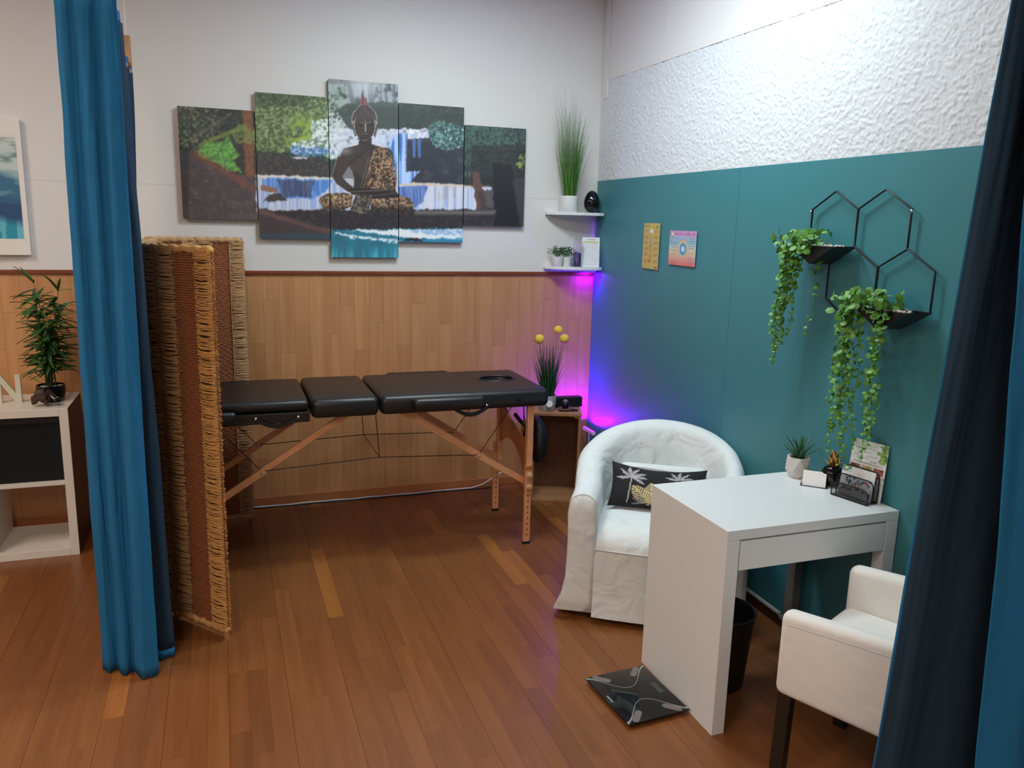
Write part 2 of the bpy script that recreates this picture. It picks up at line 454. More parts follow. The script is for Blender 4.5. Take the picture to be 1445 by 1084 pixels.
# stucco field with real relief
ss = np.arange(0.0, 3.7, 0.0046); zz = np.arange(1.985, 2.635, 0.0046)
S, Z = np.meshgrid(ss, zz, indexing='ij')
top = 2.604 - 0.008*S
r1 = fbm(S*80, Z*95, 5, 3); r2 = fbm(S*9, Z*9, 9, 3)
hh = 0.0032*np.clip((r1-0.42)*3, 0, 1) + 0.002*r2
hh *= np.clip(S/0.12, 0.25, 1)*np.clip((Z-1.985)/0.02 + 0.1*r1, 0.2, 1)
Zc = np.minimum(Z, top + 0.006*(fbm(S*20, S*0, 3)-0.5))
mb = MB().grid([[(-0.003-hh[i, j], -ss[i], Zc[i, j]) for j in range(len(zz))] for i in range(len(ss))], flip=True)
stc = obj('stucco_field', mb, MT['stucco'], wr, smooth='all')
for s0, s1 in ((0.115, 0.798), (0.802, 2.30), (2.304, 3.8)):   # smooth boards above the stucco
    zb = lambda s: 2.604 - 0.008*s
    pl = [(-s0, zb(s0)), (-s1, zb(s1)), (-s1, H), (-s0, H)]
    m4 = Matrix(((0, 0, 1, 0), (1, 0, 0, 0), (0, 1, 0, 0), (0, 0, 0, 1)))
    obj('upper_board', MB().prism(pl, -0.007, 0.004, m4), MT['wall'], wr, bevel=0.001)
obj('corner_batten', MB().box((-0.010, -0.10, 2.50), (0.004, -0.045, H)), MT['wall'], wr, bevel=0.002)
obj('corner_batten', MB().box((-0.006, -0.042, 2.46), (0.004, -0.006, H)), MT['wall'], wr, bevel=0.002)
# teal boards
for s0, s1 in ((0.012, 1.604), (1.606, 3.3), (3.302, 4.9)):
    obj('teal_panel', MB().box((-0.007, -s1, 0.066), (0.004, -s0, 2.0)), MT['teal'], wr, bevel=0.0015)
bb = struct(obj('baseboard_right', MB().box((-0.010, -4.9, 0.0), (0.003, -0.01, 0.05)), MT['base_dark'])); bb.rotation_euler[2] = WA
t2 = struct(obj('trim_2', MB().box((-0.012, -4.9, 0.0505), (0.003, -0.01, 0.063)), MT['white'])); t2.rotation_euler[2] = WA

# ------------------------------------------------------------------ five-part canvas (one print cut over five stretched canvases)
HM = (0.32194213, -0.01751397, -0.77349579, 0.00324712, -0.34308988, 1.23266766, -0.02413384, -0.01394897)
A3 = np.array([[HM[0], HM[1], HM[2]], [HM[3], HM[4], HM[5]], [HM[6], HM[7], 1.0]]); A3i = np.linalg.inv(A3)
def Sm(n, th, wd=0.14): return np.clip((n-th)/wd+0.5, 0, 1)
def art(u, v):
    """colours (0..255) of the print at u metres from its left edge, v metres above its lower edge"""
    w_ = A3i[2, 0]*u + A3i[2, 1]*v + A3i[2, 2]
    X = 100*(A3i[0, 0]*u + A3i[0, 1]*v + A3i[0, 2])/w_; Y = 100*(A3i[1, 0]*u + A3i[1, 1]*v + A3i[1, 2])/w_
    n1 = fbm(X/9, Y/9, 1, 4); n2 = fbm(X/2.6, Y/2.6, 2, 4); n3 = fbm(X/30, Y/30, 3, 3); nf = vnoise(X/1.6, Y/1.6, 7)
    nx = X + 5*(n1-0.5) + 3*(n2-0.5); ny = Y + 5*(fbm(X/8, Y/8, 11, 3)-0.5) + 3*(fbm(X/3, Y/3, 12, 2)-0.5)
    vs = vnoise(X/2.2, Y/40, 15); vs2 = vnoise(X/0.9, Y/26, 16)
    def P(pts, rough=True, s=1.0, dx=0, dy=0):
        return inpoly(nx if rough else X, ny if rough else Y, [(dx+p[0]*s, dy+p[1]*s) for p in pts])
    def Z3(pts): return [(230+p[0]/2.676, 90+p[1]/2.676) for p in pts]
    def LNE(p, q, w0, w1=None, rough=False):
        d, t = segdist(nx if rough else X, ny if rough else Y, p, q); ww = w0 + ((w1 if w1 is not None else w0)-w0)*t
        return np.clip((ww-d)/0.8+0.5, 0, 1)
    I = np.zeros(X.shape+(3,)) + np.array((26, 32, 30.0))
    I = mixc(I, (n1-0.45)*1.6, (58, 70, 58)); I = mixc(I, (n2-0.6)*2.2, (92, 104, 80))
    I = mixc(I, Sm(fbm(X/1.7, Y/1.7, 31, 3), 0.57, 0.2)*0.5*(Y < 250), (74, 98, 80))
    # left canvas: forest, trunk, fern, slope
    I = mixc(I, 0.8*(X < 362)*np.clip((n3-0.4)*3, 0, 1), (40, 38, 38))
    I = mixc(I, (X < 310)*(Y < 215)*Sm(n2, 0.62)*0.9, (120, 128, 92))
    I = mixc(I, P(Z3([(300, 172), (335, 172), (345, 428), (312, 428)]))*0.85, (134, 80, 48)); 
    I = mixc(I, P(Z3([(300, 172), (335, 172), (345, 428), (312, 428)]))*Sm(n2, 0.55)*0.6, (80, 48, 36))
    I = mixc(I, LNE((272, 195), (326, 160), 2.2, 1.2, True)*0.7, (96, 84, 70))
    I = mixc(I, LNE((281, 205), (345, 178), 2.4, 4.0, True)*0.8, (104, 118, 52))
    I = mixc(I, P(Z3([(250, 250), (350, 240), (350, 300), (280, 300)]))*Sm(n2, 0.42)*0.8, (112, 128, 60))
    fern = P(Z3([(128, 325), (170, 295), (215, 300), (250, 270), (262, 300), (290, 350), (262, 360), (300, 415), (240, 400), (180, 365), (130, 350)]))
    I = mixc(I, fern*0.9, (66, 118, 52)); I = mixc(I, fern*(vnoise(X/2+Y/4, Y/3-X/5, 4) > 0.5)*0.8, (110, 178, 74))
    slope = P(Z3([(40, 330), (120, 340), (190, 375), (280, 420), (345, 430), (370, 480), (370, 620), (40, 620)]))*(X < 372)
    I = mixc(I, slope, (62, 54, 54)); I = mixc(I, slope*(n1-0.45)*1.4, (96, 86, 84)); I = mixc(I, slope*(nf > 0.93)*0.6, (190, 180, 170))
    dsl, _ = segdist(nx, ny, (275, 216), (372, 275)); I = mixc(I, (X < 366)*np.clip(1-dsl/9, 0, 1)*0.75*Sm(n2, 0.3), (118, 62, 46))
    I = mixc(I, (X < 266)*0.4*(Y > 210), (24, 22, 24))
    # second canvas: bright foliage, lace falls
    fo = P(Z3([(346, 100), (640, 100), (640, 215), (560, 300), (500, 330), (430, 340), (346, 330)]))*(X > 357)
    I = mixc(I, fo*0.9, (62, 78, 46)); I = mixc(I, fo*Sm(n2, 0.46)*0.8, (104, 122, 72)); I = mixc(I, fo*Sm(n2, 0.6)*0.85, (148, 160, 112))
    I = mixc(I, fo*np.clip(1-np.hypot(X-428, Y-188)/34, 0, 1)*1.3*Sm(n1, 0.4), (138, 166, 58)); I = mixc(I, fo*(Y < 150)*(X < 430)*0.45, (40, 52, 36))
    lace = P(Z3([(560, 220), (720, 195), (720, 350), (640, 355), (500, 330), (480, 300), (560, 285)]))*(X < 505)
    I = mixc(I, lace*0.85, (166, 184, 176)); I = mixc(I, lace*Sm(n2, 0.52)*0.85, (226, 232, 228)); I = mixc(I, lace*(1-Sm(n2, 0.40))*0.8, (74, 104, 72))
    pool = P(Z3([(480, 310), (560, 318), (700, 312), (660, 345), (560, 352), (480, 345)])); I = mixc(I, pool*0.8, (58, 98, 160)); I = mixc(I, pool*Sm(n2, 0.58), (160, 190, 214))
    I = mixc(I, P(Z3([(485, 352), (540, 350), (555, 362), (500, 365)])), (214, 216, 220))
    I = mixc(I, P(Z3([(346, 335), (440, 340), (500, 360), (580, 355), (640, 365), (640, 428), (346, 425)]))*(X > 357)*0.95, (48, 46, 46))
    I = mixc(I, P(Z3([(346, 335), (640, 360), (640, 428), (346, 425)]))*(X > 357)*Sm(n2, 0.6)*0.6, (92, 88, 76))
    I = mixc(I, P(Z3([(440, 345), (640, 340), (640, 372), (560, 352)]))*Sm(n2, 0.55)*0.7, (64, 140, 84))
    # middle tier of falls from the second to the fifth canvas
    wf = P(Z3([(352, 420), (640, 428), (895, 448), (1140, 455), (1240, 468), (1260, 545), (640, 560), (352, 560)]))
    I = mixc(I, wf, (196, 198, 210)); I = mixc(I, wf*Sm(vs, 0.55, 0.3)*0.7, (120, 150, 206))
    bl = P(Z3([(372, 432), (640, 438), (630, 470), (560, 510), (440, 510), (425, 470), (375, 462)])); I = mixc(I, bl, (62, 112, 186)); I = mixc(I, bl*Sm(vs2, 0.5, 0.3)*0.6, (150, 182, 228))
    bk = P(Z3([(432, 440), (568, 440), (560, 505), (450, 505)])); I = mixc(I, bk*0.85, (48, 52, 78)); I = mixc(I, bk*Sm(vs2, 0.62, 0.3)*0.5, (110, 130, 176))
    b2 = P(Z3([(885, 462), (1000, 460), (985, 520), (950, 545), (885, 545)])); I = mixc(I, b2, (60, 86, 146)); I = mixc(I, b2*Sm(vs2, 0.5, 0.3)*0.65, (140, 166, 216))
    I = mixc(I, P(Z3([(1000, 470), (1100, 465), (1130, 500), (1010, 520)]))*Sm(vs, 0.45, 0.3)*0.5, (150, 142, 140))
    I = mixc(I, LNE((362, 249), (470, 251), 1.6, 1.6, True), (214, 204, 192)); I = mixc(I, LNE((560, 259), (690, 264), 2.0, 2.0, True), (196, 176, 160))
    I = mixc(I, P(Z3([(375, 520), (400, 495), (440, 490), (472, 516)])), (56, 50, 48)); I = mixc(I, P(Z3([(366, 455), (430, 470), (430, 490), (370, 478)])), (134, 92, 74))
    I = mixc(I, P(Z3([(352, 555), (640, 545), (640, 560), (380, 580)]))*0.8, (180, 160, 150))
    # upper falls, right of the figure
    I = mixc(I, P(Z3([(800, 150), (1140, 140), (1140, 250), (640, 250), (640, 150)]))*(X > 505)*0.6, (46, 52, 48))
    uf = P(Z3([(640, 250), (1000, 245), (1010, 285), (1000, 300), (640, 340)])); I = mixc(I, uf, (172, 176, 194)); I = mixc(I, uf*Sm(n2, 0.55), (220, 222, 230)); I = mixc(I, uf*(n1 < 0.38)*0.7, (92, 92, 104))
    dr = P(Z3([(905, 290), (1140, 260), (1140, 452), (900, 445)])); I = mixc(I, dr, (36, 38, 46)); I = mixc(I, dr*(n1 - 0.5)*2.0, (76, 78, 86))
    cas = P(Z3([(800, 270), (925, 265), (915, 410), (970, 405), (930, 450), (880, 450), (870, 330)])); I = mixc(I, cas, (96, 142, 210)); I = mixc(I, cas*Sm(vs, 0.5, 0.3)*0.7, (196, 212, 238)); I = mixc(I, cas*(vs < 0.3)*0.8, (40, 74, 140))
    for xx in (948, 968): I = mixc(I, LNE((230+xx/2.676, 90+288/2.676), (230+xx/2.676, 90+350/2.676), 2.0)*0.8, (66, 112, 190))
    fol = P(Z3([(1000, 230), (1060, 215), (1140, 240), (1140, 310), (1080, 330), (1020, 310)])); I = mixc(I, fol*0.8, (34, 66, 62)); I = mixc(I, fol*Sm(n2, 0.55)*0.9, (92, 140, 130)); I = mixc(I, fol*(nf > 0.82), (196, 214, 210))
    I = mixc(I, (X > 600)*(Y < 160)*(nf > 0.9)*0.5, (160, 168, 164))
    # fifth canvas
    r5 = X > 655.5
    f5 = P(Z3([(1140, 228), (1380, 240), (1380, 330), (1140, 330)])); I = mixc(I, r5*(Y < 262)*0.85, (30, 36, 36)); I = mixc(I, r5*f5*Sm(n2, 0.5)*0.7, (52, 84, 70)); I = mixc(I, r5*(Y < 240)*(X > 690)*(nf > 0.84)*0.6, (110, 130, 112))
    I = mixc(I, r5*Sm(fbm(X/1.8, Y/1.8, 33, 3), 0.55, 0.15)*(Y < 250)*(X < 728)*0.7, (70, 112, 92)); I = mixc(I, r5*(nf > 0.9)*0.5, (150, 170, 150))
    I = mixc(I, r5*(Y > 205)*(Y < 264)*(X > 665)*0.6, (28, 24, 24))
    I = mixc(I, P(Z3([(1165, 405), (1190, 405), (1225, 550), (1185, 560)])), (84, 58, 50))
    I = mixc(I, r5*P(Z3([(1190, 480), (1260, 480), (1260, 550), (1200, 555)]))*0.85, (58, 46, 46))
    I = mixc(I, P(Z3([(1245, 380), (1320, 380), (1345, 620), (1250, 620)])), (20, 20, 22)); I = mixc(I, r5*P(Z3([(1320, 440), (1375, 420), (1375, 620), (1350, 620)]))*0.8, (52, 48, 48))
    I = mixc(I, r5*P(Z3([(1330, 380), (1350, 345), (1372, 340), (1360, 400)]))*Sm(n2, 0.45), (120, 150, 60))
    # log
    lg = P(Z3([(360, 556), (640, 548), (950, 552), (1255, 550), (1255, 598), (1140, 615), (895, 622), (640, 625), (380, 615)]))
    I = mixc(I, lg, (34, 30, 32)); I = mixc(I, lg*np.clip(1-np.abs(Y-(90+562/2.676))/5, 0, 1)*(X > 585)*0.8, (122, 112, 112)); I = mixc(I, lg*Sm(n2, 0.6)*0.35, (84, 76, 74))
    # water below
    bt = P(Z3([(350, 628), (640, 622), (640, 680), (350, 680)])); I = mixc(I, bt, (40, 58, 66)); 
    sl2 = P(Z3([(360, 540), (420, 560), (500, 600), (640, 632), (640, 645), (520, 640), (360, 640)])); I = mixc(I, sl2*0.95, (56, 44, 44)); d2, _ = segdist(nx, ny, (364, 298), (466, 327)); I = mixc(I, (X < 470)*np.clip(1-d2/6, 0, 1)*0.55, (132, 82, 70))
    wt = P(Z3([(634, 628), (900, 622), (1140, 622), (1140, 690), (900, 740), (634, 740)])); I = mixc(I, wt, (34, 112, 132)); I = mixc(I, wt*np.clip((n3-0.35)*2.5, 0, 1)*0.6, (40, 66, 84))
    I = mixc(I, wt*np.clip((Y-345)/14, 0, 1)*np.clip((vs-0.3)*2, 0, 1)*0.8, (70, 178, 196))
    I = mixc(I, P(Z3([(700, 628), (1140, 624), (1140, 668), (1020, 660), (900, 655), (790, 640)])), (222, 226, 230)); I = mixc(I, P(Z3([(930, 628), (1136, 624), (1136, 648), (960, 640)]))*Sm(n2, 0.4)*0.8, (120, 158, 200))
    I = mixc(I, LNE((480, 331), (562, 341), 1.6, 2.2, True)*Sm(n2, 0.4), (222, 232, 236)); I = mixc(I, LNE((475, 328), (500, 337), 1.4, 0.6, True), (220, 230, 232))
    I = mixc(I, P(Z3([(905, 668), (930, 655), (960, 656), (990, 672)])), (30, 28, 30)); I = mixc(I, P(Z3([(895, 668), (1138, 655), (1138, 680), (895, 680)]))*(~P(Z3([(905, 668), (930, 655), (960, 656), (990, 672)])))*0.7, (40, 130, 168))
    # middle canvas sky of mist and trunks
    c3 = (X > 462.5)*(X < 562.5)
    top = c3*(Y < 182); I = mixc(I, top*0.75, (58, 70, 64)); I = mixc(I, c3*(Y < 150)*Sm(n1, 0.42)*0.7, (176, 188, 196)); I = mixc(I, c3*(Y < 160)*(X < 490)*Sm(n2, 0.5)*0.8, (150, 172, 150))
    for xa, xb, ww in ((492, 499, 3.5), (512, 512, 2), (523, 524, 4), (537, 538, 1.5), (545, 546, 1.5), (556, 557, 2)): I = mixc(I, c3*LNE((xa, 114), (xb, 146), ww, ww, True)*0.85, (84, 86, 88))
    I = mixc(I, c3*P([(470, 160), (490, 146), (562, 144), (562, 182), (490, 182)])*0.85, (52, 60, 54)); I = mixc(I, c3*(Y < 119)*0.7, (112, 112, 110))
    I = mixc(I, c3*np.clip(1-np.hypot((X-514)/34, (Y-122)/26), 0, 1)*0.8, (190, 192, 196))
    I = mixc(I, c3*(X < 505)*P([(462, 160), (476, 158), (500, 192), (515, 205), (470, 226), (462, 220)])*Sm(n2, 0.42)*0.85, (206, 214, 212))
    I = mixc(I, P([(490, 182), (560, 184), (553, 205), (500, 215), (484, 205)])*c3*Sm(n2, 0.38)*0.8, (196, 200, 212))
    for _ in range(2):
        J = np.pad(I, ((1, 1), (1, 1), (0, 0)), mode='edge'); I = (J[:-2, 1:-1]+J[2:, 1:-1]+J[1:-1, :-2]+J[1:-1, 2:]+2*J[1:-1, 1:-1])/6
    I = I*0.90+np.array((17, 17, 19.0))  # pale haze painted into the print, stands in for sheen on the canvas
    # the seated statue
    def A(pts): return [(440+p[0]/7.744, 100+p[1]/7.744) for p in pts]
    def Bq(pts): return [(440+p[0]/7.225, 220+p[1]/7.225) for p in pts]
    stone = (66, 58, 56); dark = (38, 33, 33); lite = (176, 166, 160); gd = (158, 124, 92)
    torso = A([(525, 740), (650, 740), (655, 800), (760, 830), (830, 855), (870, 940), (905, 1084)]) + Bq([(850, 120), (868, 230), (855, 350), (900, 415), (600, 420), (370, 375), (250, 290), (200, 205), (260, 0)]) + A([(300, 940), (340, 850), (500, 810)])
    m = inpoly(X, Y, torso); hole = inpoly(X, Y, Bq([(308, 212), (375, 108), (410, 150), (432, 230), (425, 325), (350, 262)]))
    edge = inpoly(X+0.9, Y, torso) & inpoly(X-0.9, Y, torso) & inpoly(X, Y+0.9, torso); m2 = m & ~hole
    I = mixc(I, m2, stone); I = mixc(I, m2 & ~edge, lite)
    I = mixc(I, m2*np.clip((X-500)/40, 0, 1)*0.3, dark); I = mixc(I, m2*np.clip(1-np.hypot((X-487)/14, (Y-213)/8), 0, 1)*0.7, (150, 142, 138))
    I = mixc(I, m2*np.clip((478-X)/14, 0, 1)*(Y > 225)*0.4, dark)
    I = mixc(I, hole*0.7, (170, 168, 172)); I = mixc(I, hole*(Y < 252)*0.7, (112, 108, 110))
    robe = A([(655, 810), (560, 880), (420, 980), (400, 1000)]) + Bq([(440, 150), (430, 330), (520, 345), (640, 335), (720, 0)]) 
    rb = inpoly(X, Y, robe); I = mixc(I, rb*0.7, (52, 46, 44))
    for q in range(9):
        I = mixc(I, m2*LNE((494+q*2.2, 235+q*2.0), (522+q*1.0, 212+q*4.2), 0.35)*(X < 522)*0.6, (140, 126, 116))
    orn = inpoly(X, Y, A([(690, 820), (780, 835), (830, 855), (905, 1084)]) + Bq([(860, 230), (850, 350), (700, 335), (640, 330), (560, 330), (590, 60)]))
    I = mixc(I, orn*0.8, (58, 46, 40)); I = mixc(I, orn*Sm(n2, 0.53)*0.85, gd); I = mixc(I, orn*(nf > 0.8)*0.7, (206, 176, 140))
    I = mixc(I, LNE((543, 212), (530, 266), 0.9)*0.9, (168, 122, 92)); I = mixc(I, LNE((525, 222), (513, 266), 0.5)*0.8, (150, 124, 100)); I = mixc(I, LNE((520, 222), (509, 266), 0.4)*0.7, (140, 118, 98))
    legs = [Bq([(70, 460), (90, 420), (150, 385), (330, 375), (420, 400), (400, 520), (330, 545), (180, 555), (110, 530)]), Bq([(600, 430), (720, 430), (900, 405), (1000, 430), (1040, 500), (1030, 560), (960, 590), (700, 575), (600, 550)])]
    for L_ in legs:
        q = inpoly(X, Y, L_); I = mixc(I, q, (60, 50, 45)); I = mixc(I, q*Sm(n2, 0.5)*0.9, (150, 120, 94)); I = mixc(I, q*(nf > 0.72)*0.8, (196, 164, 132)); yb = Y.min()
        I = mixc(I, q*np.clip((Y-288)/8, 0, 1)*0.75, dark); I = mixc(I, q & ~inpoly(X, Y+1.0, L_) & (Y < 285), (150, 140, 134))
    I = mixc(I, inpoly(X, Y, Bq([(370, 340), (560, 330), (720, 345), (900, 400), (880, 425), (600, 440), (400, 390)])), (46, 40, 40)); I = mixc(I, LNE((492, 271), (545, 268), 0.6)*0.7, (130, 122, 118)); I = mixc(I, LNE((520, 277), (556, 273), 0.6)*0.5, (120, 112, 108))
    cl = Bq([(450, 385), (620, 400), (580, 560), (500, 590), (385, 550)]); q = inpoly(X, Y, cl); I = mixc(I, q, (58, 54, 52)); I = mixc(I, q*Sm(n2, 0.58)*0.7, (140, 122, 104))
    for a, b in (((502, 274), (494, 296)), ((507, 275), (499, 297)), ((523, 277), (516, 298)), ((494, 289), (519, 295)), ((493, 296), (516, 301))): I = mixc(I, LNE(a, b, 0.45)*0.7, (150, 142, 134))
    # head
    I = mixc(I, inpoly(X, Y, A([(525, 690), (650, 690), (655, 800), (590, 850), (510, 810)])), (58, 50, 49))
    for L_ in ([(432, 570), (460, 560), (495, 700), (470, 725), (450, 640)], [(690, 560), (720, 570), (712, 650), (690, 735), (672, 690)]): I = mixc(I, inpoly(X, Y, A(L_)), (86, 76, 74))
    dome = A([(440, 590), (432, 520), (450, 455), (500, 405), (530, 368), (615, 368), (650, 400), (695, 450), (715, 520), (712, 590), (680, 540), (470, 545)])
    q = inpoly(X, Y, dome); I = mixc(I, q, (62, 52, 52)); I = mixc(I, q*((np.sin(X*2.4)*np.sin(Y*1.9)) > 0.2)*0.55, (116, 102, 100)); I = mixc(I, q & ~(inpoly(X+1, Y, dome) & inpoly(X-1, Y, dome)), (170, 158, 156))
    fm = inpoly(X, Y, A([(535, 375), (530, 320), (540, 285), (556, 215), (572, 285), (600, 300), (608, 375)])); I = mixc(I, fm, (124, 82, 78)); I = mixc(I, LNE((511.8, 128), (512, 146), 0.6, 1.0)*0.8, (70, 54, 54))
    face = np.hypot((X-514.6)/15.2, (Y-178)/20.5) < 1; face &= Y > 168
    I = mixc(I, face, (64, 56, 55)); I = mixc(I, face*np.clip((X-518)/12, 0, 1)*0.4, (40, 35, 35)); fe = face & ~(np.hypot((X-514.6)/14.2, (Y-178)/19.6) < 1); I = mixc(I, fe, (150, 140, 138))
    I = mixc(I, LNE((515.6, 174), (515.8, 185.5), 0.55), (196, 188, 186)); I = mixc(I, LNE((514.0, 173), (507.5, 172), 0.5)*0.8, (126, 116, 114)); I = mixc(I, LNE((517.5, 173), (524, 172), 0.5)*0.8, (126, 116, 114))
    I = mixc(I, LNE((504.5, 176.8), (511.5, 177.2), 0.7), (34, 29, 29)); I = mixc(I, LNE((518.5, 177.2), (526, 176.8), 0.7), (34, 29, 29)); I = mixc(I, LNE((511.5, 189.3), (519, 189.3), 0.7), (96, 86, 84)); I = mixc(I, LNE((512, 191.2), (518.5, 191.2), 0.6), (38, 32, 32)); I = mixc(I, np.hypot(X-514.8, Y-170.3) < 1, (110, 100, 98))
    I = mixc(I, LNE((505, 196), (524, 196), 1.2)*0.6, (36, 31, 31))
    J = np.pad(I, ((1, 1), (1, 1), (0, 0)), mode='edge'); I = (J[:-2, 1:-1]+J[2:, 1:-1]+J[1:-1, :-2]+J[1:-1, 2:]+4*J[1:-1, 1:-1])/8
    return I
CANV = [(-2.505, 1.70, 0.39, 0.588, 'first canvas from the left of the five, dark slope with a bright green fern'),
        (-2.108, 1.60, 0.392, 0.788, 'second canvas from the left, green foliage above a blue waterfall'),
        (-1.711, 1.498, 0.396, 0.990, 'tallest middle canvas showing the seated stone statue above teal water'),
        (-1.310, 1.594, 0.394, 0.794, 'canvas just right of the statue, blue falls beside dark rock'),
        (-0.910, 1.70, 0.392, 0.590, 'rightmost of the five canvases, dark forest trunks near the corner shelves')]
for x0, z0, ww, hh_, lab in CANV:
    t = thing('canvas_print', lab, 'canvas', (x0+ww/2, -0.032, z0), 0, 'canvases of the five-part waterfall picture')
    du = x0+2.51; dv = z0-1.495
    sheet('printed_face', ww, hh_, int(ww/0.003)+1, int(hh_/0.003)+1, lambda U, V: art(du+U*ww, dv+V*hh_), MT['canvas'], t, 0.004, 1.35, edge=(30, 30, 30))
    obj('stretcher_frame', MB().box((-ww/2+0.001, 0.003, 0.001), (ww/2-0.001, 0.0315, hh_-0.001)), MT['canvas_edge'], t, bevel=0.002)
# wave painting at the far left
def wave(U, V):
    n = fbm(U*6+V*3, V*9, 21, 4); n2 = fbm(U*14, V*26, 22, 3); st = vnoise(U*26, V*2, 23)
    I = np.zeros(U.shape+(3,)) + np.array((206, 206, 202.0))
    I = mixc(I, np.clip((0.93-V)*6+n-0.5, 0, 1)*(V < 0.93)*0.6, (150, 176, 180))
    curl = np.clip((n2-0.45)*4, 0, 1)*((V > 0.66) & (V < 0.86)); I = mixc(I, curl*0.8, (84, 112, 116))
    d = V + 0.20*(U-0.55) + 0.1*(n-0.5)
    I = mixc(I, np.clip((0.70-d)*14, 0, 1), (44, 98, 130)); I = mixc(I, np.clip((0.70-d)*14, 0, 1)*Sm(n2, 0.56)*0.6, (110, 150, 170)); I = mixc(I, np.clip((0.52-d)*12, 0, 1)*0.9, (28, 62, 104))
    lo = np.clip((0.40-(V+0.35*(U-0.6)))*14, 0, 1); I = mixc(I, lo, (30, 134, 160)); I = mixc(I, lo*(st > 0.6)*0.6, (130, 190, 200)); I = mixc(I, lo*(st < 0.3)*0.5, (20, 92, 124))
    I = mixc(I, V < 0.115+0.01*n, (210, 206, 200)); I = mixc(I, U > 0.975, (208, 204, 200))
    return I
t = thing('wave_painting', 'painted canvas of a teal breaking wave on the wall left of the blue curtain', 'painting', (-3.74, -0.034, 1.494))
sheet('painted_face', 0.98, 0.68, 197, 171, wave, MT['canvas'], t, 0.004, 1.3)
obj('stretcher_frame', MB().box((-0.489, 0.003, 0.001), (0.489, 0.0335, 0.679)), MT['shelfwhite'], t, bevel=0.002)

# ------------------------------------------------------------------ white cube shelf at the left
t = thing('cube_shelf', 'white open cube shelf unit standing left of the blue curtain', 'shelf', (-3.4475, -0.295, 0))
W2 = 0.3825; D2 = 0.195; TT = 0.040; IT = 0.016
obj('side_panel', MB().box((W2-TT, -D2, 0), (W2, D2, 0.77)), MT['shelfwhite'], t, bevel=0.0015)
obj('side_panel', MB().box((-W2, -D2, 0), (-W2+TT, D2, 0.77)), MT['shelfwhite'], t, bevel=0.0015)
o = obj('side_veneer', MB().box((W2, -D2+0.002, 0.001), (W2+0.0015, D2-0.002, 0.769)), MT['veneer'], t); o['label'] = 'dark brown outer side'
obj('top_panel', MB().box((-W2+TT, -D2, 0.77-TT), (W2-TT, D2, 0.77)), MT['shelfwhite'], t, bevel=0.0015)
obj('bottom_panel', MB().box((-W2+TT, -D2, 0), (W2-TT, D2, TT)), MT['shelfwhite'], t, bevel=0.0015)
obj('divider', MB().box((-IT/2, -D2, TT), (IT/2, D2, 0.77-TT)), MT['shelfwhite'], t, bevel=0.001)
obj('shelf_board', MB().box((IT/2, -D2, 0.377), (W2-TT, D2, 0.393)), MT['shelfwhite'], t, bevel=0.001)
obj('shelf_board', MB().box((-W2+TT, -D2, 0.377), (-IT/2, D2, 0.393)), MT['shelfwhite'], t, bevel=0.001)
t = thing('storage_box', 'black fabric storage box filling the upper right cube of the white shelf', 'box', (-3.272, -0.285, 0.393))
bx = MB().box((-0.160, -0.17, 0.0), (0.160, -0.166, 0.325)).box((-0.160, 0.156, 0), (0.160, 0.16, 0.325)).box((-0.160, -0.166, 0), (-0.156, 0.156, 0.325)).box((0.156, -0.166, 0), (0.160, 0.156, 0.325)).box((-0.156, -0.166, 0), (0.156, 0.156, 0.004))
obj('box_body', bx, MT['blackbox'], t)
obj('rim_band', MB().box((-0.161, -0.172, 0.30), (0.161, -0.1701, 0.326)), MT['black'], t)
# letter N
mb = MB(); zN = 0.77
m4 = Matrix(((1, 0, 0, -3.352), (0, 0, -1, -0.29), (0, 1, 0, zN), (0, 0, 0, 1)))
mb.prism([(-0.055, 0), (-0.030, 0), (-0.030, 0.098), (0.030, 0), (0.057, 0), (0.057, 0.142), (0.032, 0.142), (0.032, 0.048), (-0.027, 0.142), (-0.055, 0.142)], 0, 0.018, m4)
tag(obj('letter_n', mb, MT['letter'], bevel=0.0015), 'pale free-standing letter N on the white shelf', 'letter')
# bamboo plant
PB = (-3.165, -0.30, 0.77)
t = thing('bamboo_plant', 'bushy artificial bamboo in a black pot on the white shelf', 'plant', PB)
pot = MB()
prof = [(0.040, 0), (0.060, 0.012), (0.068, 0.05), (0.066, 0.085), (0.061, 0.085), (0.060, 0.07), (0.0, 0.07)]
obj('pot', MB().lathe(prof, 28), MT['blackglaze'], t, smooth=40)
peb = MB()
for i in range(34):
    a = random.random()*2*PI; r = 0.052*math.sqrt(random.random()); s = random.uniform(0.006, 0.011)
    c = (r*math.cos(a), r*math.sin(a), 0.073); peb.lathe([(0, -s*0.6), (s*0.8, -s*0.3), (s, 0), (s*0.7, s*0.5), (0, s*0.65)], 7, c, 1.0, 0.7)
stuff(obj('pebbles', peb, MT['pebble'], t, smooth='all'))
def leafmesh(name, mat, L=1.0, wd=0.16, droop=0.22, seg=4):
    me = bpy.data.meshes.new(name); vs = []; fs = []
    for i in range(seg+1):
        f = i/seg; ww = wd*math.sin(PI*min(0.97, 0.08+f*0.92))**0.8*(1-0.25*f); z = -droop*f*f
        vs += [(f*L, -ww/2, z+0.03*L), (f*L, 0, z), (f*L, ww/2, z+0.03*L)]
    for i in range(seg):
        a = i*3; fs += [(a, a+3, a+4, a+1), (a+1, a+4, a+5, a+2)]
    me.from_pydata(vs, [], fs); me.materials.append(mat); me.update(); me.shade_smooth(); return me
bl_me = leafmesh('bamboo_leaf', MT['bamboo'], 1.0, 0.21); bly_me = leafmesh('bamboo_leaf', MT['bambooy'])
canes = MB(); sprigs = []
